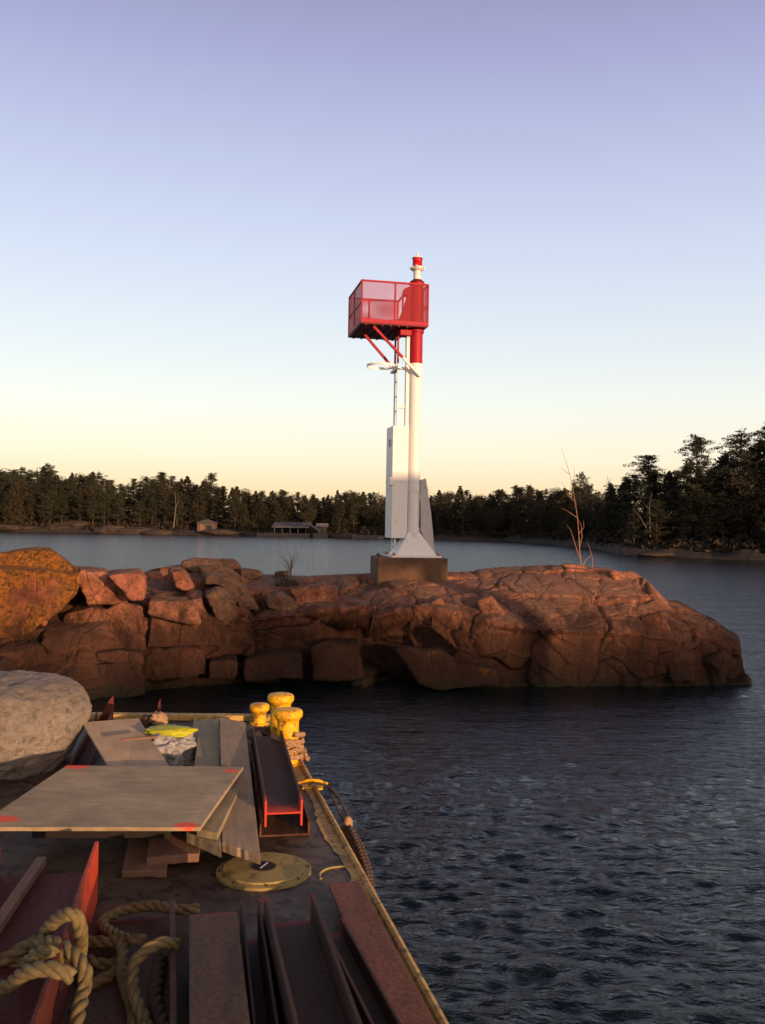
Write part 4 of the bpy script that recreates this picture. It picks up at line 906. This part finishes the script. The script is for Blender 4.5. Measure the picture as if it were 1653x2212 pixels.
# fender ropes over the side
def side(u, v, out=.04, z=None): return atZ(u, v, z)
fr_ = empty('rope_fender', D(700, 1695)); tag(fr_, 'brown rope fender hanging over the barge side from the cleat', 'fender')
fb = Vector(fr_.location)
q = [D(668, 1698, 1.235), D(690, 1693, 1.25), D(712, 1702, 1.24)]
def offp(u, v, y): return atY(u, v, y)
ropes_ = [[q[0], q[1], q[2], offp(735, 1730, 5.15), offp(752, 1765, 5.0), offp(757, 1790, 4.9)], [q[1], D(708, 1699, 1.23), offp(722, 1730, 5.15), offp(738, 1765, 5.0), offp(750, 1795, 4.9)]]
for P in ropes_:
    mb = MB(); rope_strands(mb, [p-fb for p in P], .0065); mesh_obj('lanyard', mb.v, mb.f, M['ropedark'], fr_, smooth=True)
mb = MB(); k0 = offp(752, 1780, 4.95)-fb; mb.lathe([(.010, -.04), (.024, -.015), (.026, .015), (.012, .04)], 14, k0); mb.build('knot', M['rope2'], fr_, smooth=True)
for j, (du, dy) in enumerate(((0, 0), (-10, .02), (9, -.03), (-18, .03), (16, -.01))):
    P = [offp(750+du*.5, 1788, 4.93+dy), offp(765+du, 1830, 4.72+dy), offp(785+du*.9, 1890, 4.45+dy), offp(797+du*.6, 1950, 4.2+dy), offp(800+du*.3, 1985, 4.05+dy)]
    mb = MB(); rope_strands(mb, [p-fb for p in P], .015); mesh_obj('strand', mb.v, mb.f, M['ropedark'], fr_, smooth=True)

# steel: profiles run along local +Y from the near end
def frame_of(a, b, up=Vector((0, 0, 1))):
    y = (b-a).normalized(); x = y.cross(up).normalized(); z = x.cross(y); m = Matrix((x, y, z)).transposed().to_4x4(); m.translation = a; return m
def H_prof(w, h, t=.012, tw=.010):       # H lying on its side: flanges vertical, web horizontal
    a, b = w/2, h/2; return [(-a, -b), (-a+t, -b), (-a+t, -tw/2), (a-t, -tw/2), (a-t, -b), (a, -b), (a, b), (a-t, b), (a-t, tw/2), (-a+t, tw/2), (-a+t, b), (-a, b)]
def I_prof(w, h, t=.012, tw=.010): return [(z, -x) for x, z in H_prof(h, w, t, tw)]
def C_prof(w, h, t=.010): a = w/2; return [(-a, 0), (a, 0), (a, h), (a-t, h), (a-t, t), (-a+t, t), (-a+t, h), (-a, h)]
def Cdown(w, h, t=.010): return [(x, h-z) for x, z in reversed(C_prof(w, h, t))]
def extrude(name, prof, a, b, mat, label, cat, bev=.003, segs=1, parent=None):
    Lh = (b-a).length; n = len(prof); V = []
    for k in range(segs+1):
        for (x, z) in prof: V.append((x, Lh*k/segs, z))
    Fc = [tuple(range(n)), tuple(segs*n+k for k in reversed(range(n)))]
    for k in range(segs): Fc += [(k*n+i, (k+1)*n+i, (k+1)*n+(i+1) % n, k*n+(i+1) % n) for i in range(n)]
    o = mesh_obj(name, V, Fc, mat, parent); fixnormals(o); o.matrix_world = frame_of(a, b)
    if bev: bevel(o, bev, 2)
    if label: tag(o, label, cat)
    return o
nA = atZ(613, 1757, 1.35); fA = atZ(576, 1592, 1.37)
extrude('steel_beam', H_prof(.19, .13), nA, fA, M['orange_end'], 'H beam with orange sprayed near end lying on its side beside the bollards', 'beam')
nB = D(615, 1808); fB = D(575, 1618); extrude('steel_beam', [(x, z) for x, z in C_prof(.255, .07)], nB+Vector((0, 0, .003)), fB+Vector((0, 0, .003)), M['rust'], 'wide rusty channel underneath the orange ended H beam', 'beam')
# bottom right steel
nx = lambda u0, u1, v0, v1, z, ext=1.2: None
def line_beam(name, prof, far, near, z, mat, label, over=1.0, cat='beam'):
    zt = max(p[1] for p in prof); dz = Vector((0, 0, zt)); a = atZ(far[0], far[1], z+zt)-dz; b = atZ(near[0], near[1], z+zt)-dz; d = (b-a).normalized(); return extrude(name, prof, a, b+d*over, mat, label, cat)
line_beam('steel_beam', I_prof(.165, .16), (460, 1972), (475, 2212), 1.33, M['rustpurple'], 'purple grey I beam with broad flat top at the bottom centre', 1.0)
line_beam('steel_beam', C_prof(.075, .16), (541, 1944), (575, 2212), 1.21, M['pink_end'], 'narrow dark channel with red sprayed end beside the purple beam', 1.0)
line_beam('steel_beam', H_prof(.185, .20, .014), (625, 1935), (710, 2212), 1.33, M['pink_end'], 'large brown H beam with tall pink tipped flanges pointing at the hatch cover', 1.0)
line_beam('steel_beam', H_prof(.09, .12, .012), (716, 1985), (835, 2212), 1.28, M['pink_end'], 'small dark H beam between the large H beam and the flat red plate', 1.0)
line_beam('steel_plate', I_prof(.137, .09), (742, 1905), (893, 2212), 1.22, M['brownflat'], 'reddish brown flat topped beam next to the yellow barge edge', 1.0)
# left group of large beams running under the plywood
def up_beam(far, near, z, prof, mat, label, over=.8): return line_beam('steel_beam', prof, far, near, z, mat, label, over)
# far ends are near the sheet; orange sprayed ends
up_beam((105, 1822), (-90, 2212), 1.32, H_prof(.40, .26, .016, .012), M['orange_long'], 'large dark red H beam with bright orange far flange under the plywood', .8)
up_beam((-75, 1822), (-420, 2212), 1.34, H_prof(.16, .24, .016), M['rust'], 'rusty beam at the left edge with a red flange beside the large H beam', .6)
up_beam((90, 1850), (-110, 2140), 1.345, [(-.02, 0), (.02, 0), (.02, .035), (-.02, .035)], M['oldwood'], 'thin brown batten lying inside the large dark red H beam', .3)
up_beam((300, 1985), (300, 2230), 1.205, [(-.20, 0), (.20, 0), (.20, .02), (-.20, .02)], M['rustpurple'], 'flat dark steel plate on deck under the coiled hawser', .6)
up_beam((372, 1942), (376, 2212), 1.21, [(-.01, 0), (.01, 0), (.01, .14), (-.01, .14)], M['rust'], 'thin upright rusty flat bar left of the purple I beam', .6)
# far flange tips poking up beyond the sheets
for uu, vv, h, m, lab in ((232, 1560, .20, 'rustred', 'dark red triangular steel tip poking up near the concrete lump'), (341, 1557, .17, 'orange_long', 'narrow orange steel tip poking up behind the yellow bag')):
    c = atZ(uu, vv, 1.22); s = Vector((.02, .05, 0)); mb = MB(); w_ = .09 if uu < 300 else .035
    mb.prism([Vector((-w_, 0, -.02)), Vector((w_*.45, 0, -.02)), Vector((w_*.45, 0, h)), Vector((w_*.2, 0, h*.9))], (0, .02, 0)); o = mb.build('steel_tip', M[m]); o.location = c; tag(o, lab, 'steel offcut')
extrude('steel_beam', C_prof(.12, .10), D(165, 1700), D(225, 1565), M['rustred'], 'dark red channel between the concrete lump and the tilted sheet', 'beam')

# timber
def slab(name, quad, th, mat, label, cat, segs=(1, 1), rough=0, bev=.003):
    """quad: four world points (near-left, near-right, far-right, far-left); local frame at its centre"""
    q = [Vector(p) for p in quad]; c = sum(q, Vector())/4; y = ((q[3]+q[2])/2-(q[0]+q[1])/2).normalized(); x0 = ((q[1]+q[2])/2-(q[0]+q[3])/2); z = x0.cross(y).normalized(); x = y.cross(z)
    m = Matrix((x, y, z)).transposed().to_4x4(); m.translation = c; im = m.inverted(); lq = [im @ p for p in q]
    nx_, ny_ = segs; top = []; g = random.Random(len(label))
    for j in range(ny_+1):
        for i in range(nx_+1):
            a, b = i/nx_, j/ny_; p = (lq[0]*(1-a)+lq[1]*a)*(1-b)+(lq[3]*(1-a)+lq[2]*a)*b
            if rough and j == 0: p = p+Vector((0, g.uniform(-1, 1)*rough, g.uniform(-.3, 0)*rough))
            top.append(p)
    n = len(top); V = top+[p-Vector((0, 0, th)) for p in top]; w_ = nx_+1; Fc = []
    for j in range(ny_):
        for i in range(nx_): a = j*w_+i; Fc.append((a, a+1, a+w_+1, a+w_)); Fc.append((n+a, n+a+w_, n+a+w_+1, n+a+1))
    bd = [i for i in range(w_)]+[j*w_+nx_ for j in range(1, ny_+1)]+[ny_*w_+i for i in range(nx_-1, -1, -1)]+[j*w_ for j in range(ny_-1, 0, -1)]
    for k in range(len(bd)): a, b = bd[k], bd[(k+1) % len(bd)]; Fc.append((a, n+a, n+b, b))
    o = mesh_obj(name, V, Fc, mat); fixnormals(o); o.matrix_world = m
    if bev: bevel(o, bev, 2)
    return tag(o, label, cat)
PZ = 1.42
slab('plywood_sheet', [atZ(-55, 1787, PZ), atZ(433, 1787, PZ), atZ(526, 1656, PZ), atZ(144, 1653, PZ)], .018, M['ply'], 'square plywood sheet with orange paint marks at its corners', 'plywood sheet')
slab('plywood_sheet', [atZ(262, 1700, 1.36), atZ(395, 1700, 1.36), atZ(300, 1551, 1.44), atZ(177, 1560, 1.47)], .014, M['ply2'], 'smaller tilted plywood sheet with a stick lying on it', 'plywood sheet')
a, b = atZ(262, 1596, 1.475), atZ(341, 1590, 1.475); d = (b-a)
extrude('stick', [(-.012, 0), (.012, 0), (.012, .014), (-.012, .014)], a-Vector((0, 0, .012)), b-Vector((0, 0, .012)), M['oldwood'], 'short brown stick lying on the smaller tilted sheet', 'stick')
slab('plank', [atZ(480, 1820, 1.335), atZ(562, 1845, 1.335), atZ(530, 1560, 1.43), atZ(475, 1549, 1.43)], .045, M['plank'], 'long grey brown plank with split near end right of the plywood', 'plank', (10, 14), .008)
slab('plank', [atZ(403, 1797, 1.33), atZ(478, 1830, 1.33), atZ(473, 1553, 1.385), atZ(432, 1553, 1.385)], .05, M['plank2'], 'pale greenish timber running beneath the plywood corner', 'plank', (8, 12), .004)
slab('plank', [atZ(317, 1852, 1.27), atZ(430, 1843, 1.27), atZ(440, 1760, 1.27), atZ(330, 1760, 1.27)], .04, M['oldwood'], 'short brown board with lit end beneath the plywood edge', 'plank', (6, 6), .006)
slab('plank', [atZ(264, 1880, 1.235), atZ(360, 1880, 1.235), atZ(370, 1780, 1.235), atZ(285, 1780, 1.235)], .032, M['oldwood'], 'lowest short brown board lying on the deck under the plywood', 'plank', (6, 6), .006)
slab('plank', [atZ(425, 1790, 1.37), atZ(470, 1800, 1.37), atZ(520, 1700, 1.38), atZ(470, 1690, 1.38)], .035, M['plank2'], 'short timber offcut wedged under the plywood corner', 'plank', (4, 4), .004)
slab('timber_bearer', [atZ(70, 1770, 1.36), atZ(370, 1770, 1.36), atZ(370, 1750, 1.36), atZ(80, 1750, 1.36)], .09, M['dark'], 'dark square timber bearer carrying the front of the plywood sheet', 'timber')  # near-black colour stands for the shade beneath the sheet
slab('timber_bearer', [atZ(330, 1664, 1.36), atZ(440, 1664, 1.36), atZ(440, 1655, 1.36), atZ(335, 1655, 1.36)], .15, M['oldwood'], 'dark timber bearer carrying the back of the plywood sheet', 'timber')
slab('timber_bearer', [atZ(240, 1640, 1.30), atZ(390, 1640, 1.30), atZ(385, 1622, 1.30), atZ(245, 1622, 1.30)], .09, M['oldwood'], 'timber bearer under the smaller tilted sheet', 'timber')
slab('timber_bearer', [atZ(436, 1645, 1.32), atZ(545, 1645, 1.32), atZ(545, 1630, 1.32), atZ(438, 1630, 1.32)], .11, M['oldwood'], 'dark timber bearer beneath the long planks', 'timber')
slab('timber_board', [atZ(408, 1660, 1.27), atZ(424, 1660, 1.27), atZ(432, 1556, 1.27), atZ(418, 1556, 1.27)], .05, M['plank'], 'thin edge board left of the greenish timber', 'plank')

# bags and litter
def blob(name, c, s, seed, mat, label, cat, flat=1, amp=.3, freq=1.5, sub=4):
    bm = bmesh.new(); bmesh.ops.create_icosphere(bm, subdivisions=sub, radius=1)
    co = np.array([v_.co[:] for v_ in bm.verts]); n = fbm(co*freq+seed, 4, seed); co = co*(1+amp*n)[:, None]
    fold = np.abs(fbm(co*3.1+seed, 3, seed+2)); co *= (1-.12*fold)[:, None]; co[:, 2] = np.sign(co[:, 2])*np.abs(co[:, 2])**flat
    for v_, q_ in zip(bm.verts, co): v_.co = (q_[0]*s[0], q_[1]*s[1], q_[2]*s[2])
    me = bpy.data.meshes.new(name); bm.to_mesh(me); bm.free(); me.materials.append(mat); me.polygons.foreach_set('use_smooth', np.ones(len(me.polygons), dtype=bool))
    o = bpy.data.objects.new(name, me); COL.objects.link(o); o.location = c; return tag(o, label, cat)
blob('tarpaulin_bag', atZ(372, 1622, 1.32), (.16, .20, .12), 3, M['bag'], 'pale grey folded tarpaulin bag under the fluorescent yellow vest', 'bag', .8, .75, 2.6, 5)
blob('safety_vest', atZ(368, 1579, 1.44), (.165, .10, .032), 8, M['hivis'], 'crumpled fluorescent yellow safety vest lying on the grey bag', 'vest', 1, .35, 2.2)
blob('rag_bundle', atZ(343, 1556, 1.40), (.06, .07, .055), 15, M['rope2'], 'crumpled brown rag bundle behind the fluorescent vest', 'rag', 1, .5, 2.5)
blob('rag_bundle', atZ(318, 1560, 1.38), (.05, .06, .05), 19, M['ropedark'], 'dark rag bundle left of the brown one', 'rag', 1, .5, 2.5)
# big rough concrete lump
def lump():
    nu_, nv_ = 260, 150; c = D(-40, 1668); c.y += .22; Rr_ = .54; Hh = .53
    V = []
    for j in range(nv_):
        t = j/(nv_-1)
        if t < .72: ph = t/.72; z = Hh*(.02+.80*ph); r = Rr_*(.80+.24*math.sin(min(1, ph*1.25)*math.pi*.5)-.05*max(0, ph-.75)*4*.6)
        else: ph = (t-.72)/.28; z = Hh*(.82+.18*(1-(1-ph)**1.8)); r = Rr_*(.975*math.cos(ph*math.pi/2)**.42) if ph < 1 else .001
        for i in range(nu_): a = 2*math.pi*i/nu_; V.append((r*math.cos(a), r*math.sin(a), z))
    V = np.array(V); n0 = fbm(V*2.2, 3, 5); n1 = fbm(V*9, 5, 15); n2 = 1-np.abs(fbm(V*np.array([7, 7, 16]), 4, 25))*2; top = np.clip((V[:, 2]-.42)/.2, 0, 1)
    rr_ = V/np.linalg.norm(V-np.array([0, 0, .3]), axis=1, keepdims=True); nd = (V-np.array([0, 0, .3])); nd /= np.linalg.norm(nd, axis=1, keepdims=True)
    groove = np.exp(-((V[:, 2]-Hh*.80-.02*n0)/.018)**2)
    V = V+nd*(.055*n0+.022*n1+(.032*n2)*(.35+.65*top)+.012*fbm(V*26, 3, 61)*(.4+.6*top)-.014*groove)[:, None]
    Fc = [(j*nu_+i, j*nu_+(i+1) % nu_, (j+1)*nu_+(i+1) % nu_, (j+1)*nu_+i) for j in range(nv_-1) for i in range(nu_)]
    o = mesh_obj('concrete_lump', V, np.array(Fc), M['lump'], smooth=True); o.location = c; return tag(o, 'huge rough round concrete lump at the left edge of the barge', 'concrete lump')
lump()

# ------------------------------------------------------------------ unseen trees and boat put behind the camera to cut the low sun
hx, hy = math.sin(SUN_AZ), -math.cos(SUN_AZ)       # horizontal direction towards the sun
px, py = math.cos(SUN_AZ), math.sin(SUN_AZ)        # across the light
def sunpos(s, t, z=0): return (px*s+hx*t, py*s+hy*t, z)
rs = random.Random(31); s = -26
while s < 34:
    base = 12.9 if s < 1.7 else 11.2 if s < 4.2 else 13.9 if s < 8.4 else 13.3  # tree heights set band by band to place shade on deck and rock
    if 8.4 < s < 10.9: base = 15.6
    h = base+rs.uniform(-1.2, .8); x, y, _ = sunpos(s, 112+rs.uniform(-4, 4))
    tree('pine' if rs.random() < .6 else 'cedar', x, y, .6, h, 'unseen conifer behind the barge, sized to cut the low sun', 'unseen trees behind the barge that cut the low sun', rs.uniform(1.0, 1.5)); s += rs.uniform(1.1, 2.0) if s > 1.7 else rs.uniform(.7, 1.1)
# added boat, never in view: its raised cab shades the lower tower
x, y, _ = sunpos(11.85, 18, 0)
cb = empty('sun_block_boat', (x, y, 0), SUN_AZ); tag(cb, 'added unseen boat whose raised cab blocks low sun from the lower tower', 'workboat')
mb = MB(); mb.prism([(-6, -2, -.5), (1.6, -2, -.5), (2.6, 0, -.5), (1.6, 2, -.5), (-6, 2, -.5)], (0, 0, 1.5)); mb.build('hull', M['hull'], cb)
MB().lathe([(.25, 1.0), (.22, 5.4)], 20).build('pedestal', M['rust'], cb)
MB().box(-.85, .85, -.8, .8, 5.35, 7.0).build('cab', M['white'], cb); MB().box(-1.0, 1.0, -.95, .95, 7.002, 7.08).build('cab_roof', M['reddark'], cb); MB().box(-.7, .7, .802, .82, 5.9, 6.7).build('window', M['glass'], cb)  # added cab, set at the height that shades the tower

# look-alike trees and stones: say which one of its kind by its place from the left
from collections import defaultdict
dup_ = defaultdict(list)
for o in COL.objects:
    if o.parent is None and o.get('label') and o.name.split('.')[0] in ('pine_tree', 'cedar_tree', 'bushy_tree', 'boulder') and (o.location.y > 30): dup_[o['label']].append(o)
for lab, L_ in dup_.items():
    if len(L_) < 2: continue
    L_.sort(key=lambda o: o.location.x/o.location.y); n = len(L_)
    names = ['left', 'right'] if n == 2 else ['left', 'middle', 'right'] if n == 3 else ['leftmost', 'second', 'third', 'fourth', 'fifth', 'sixth', 'seventh', 'eighth', 'ninth', 'tenth'][:n-1]+['rightmost']
    for o, w_ in zip(L_, names): o['label'] = w_+' '+lab
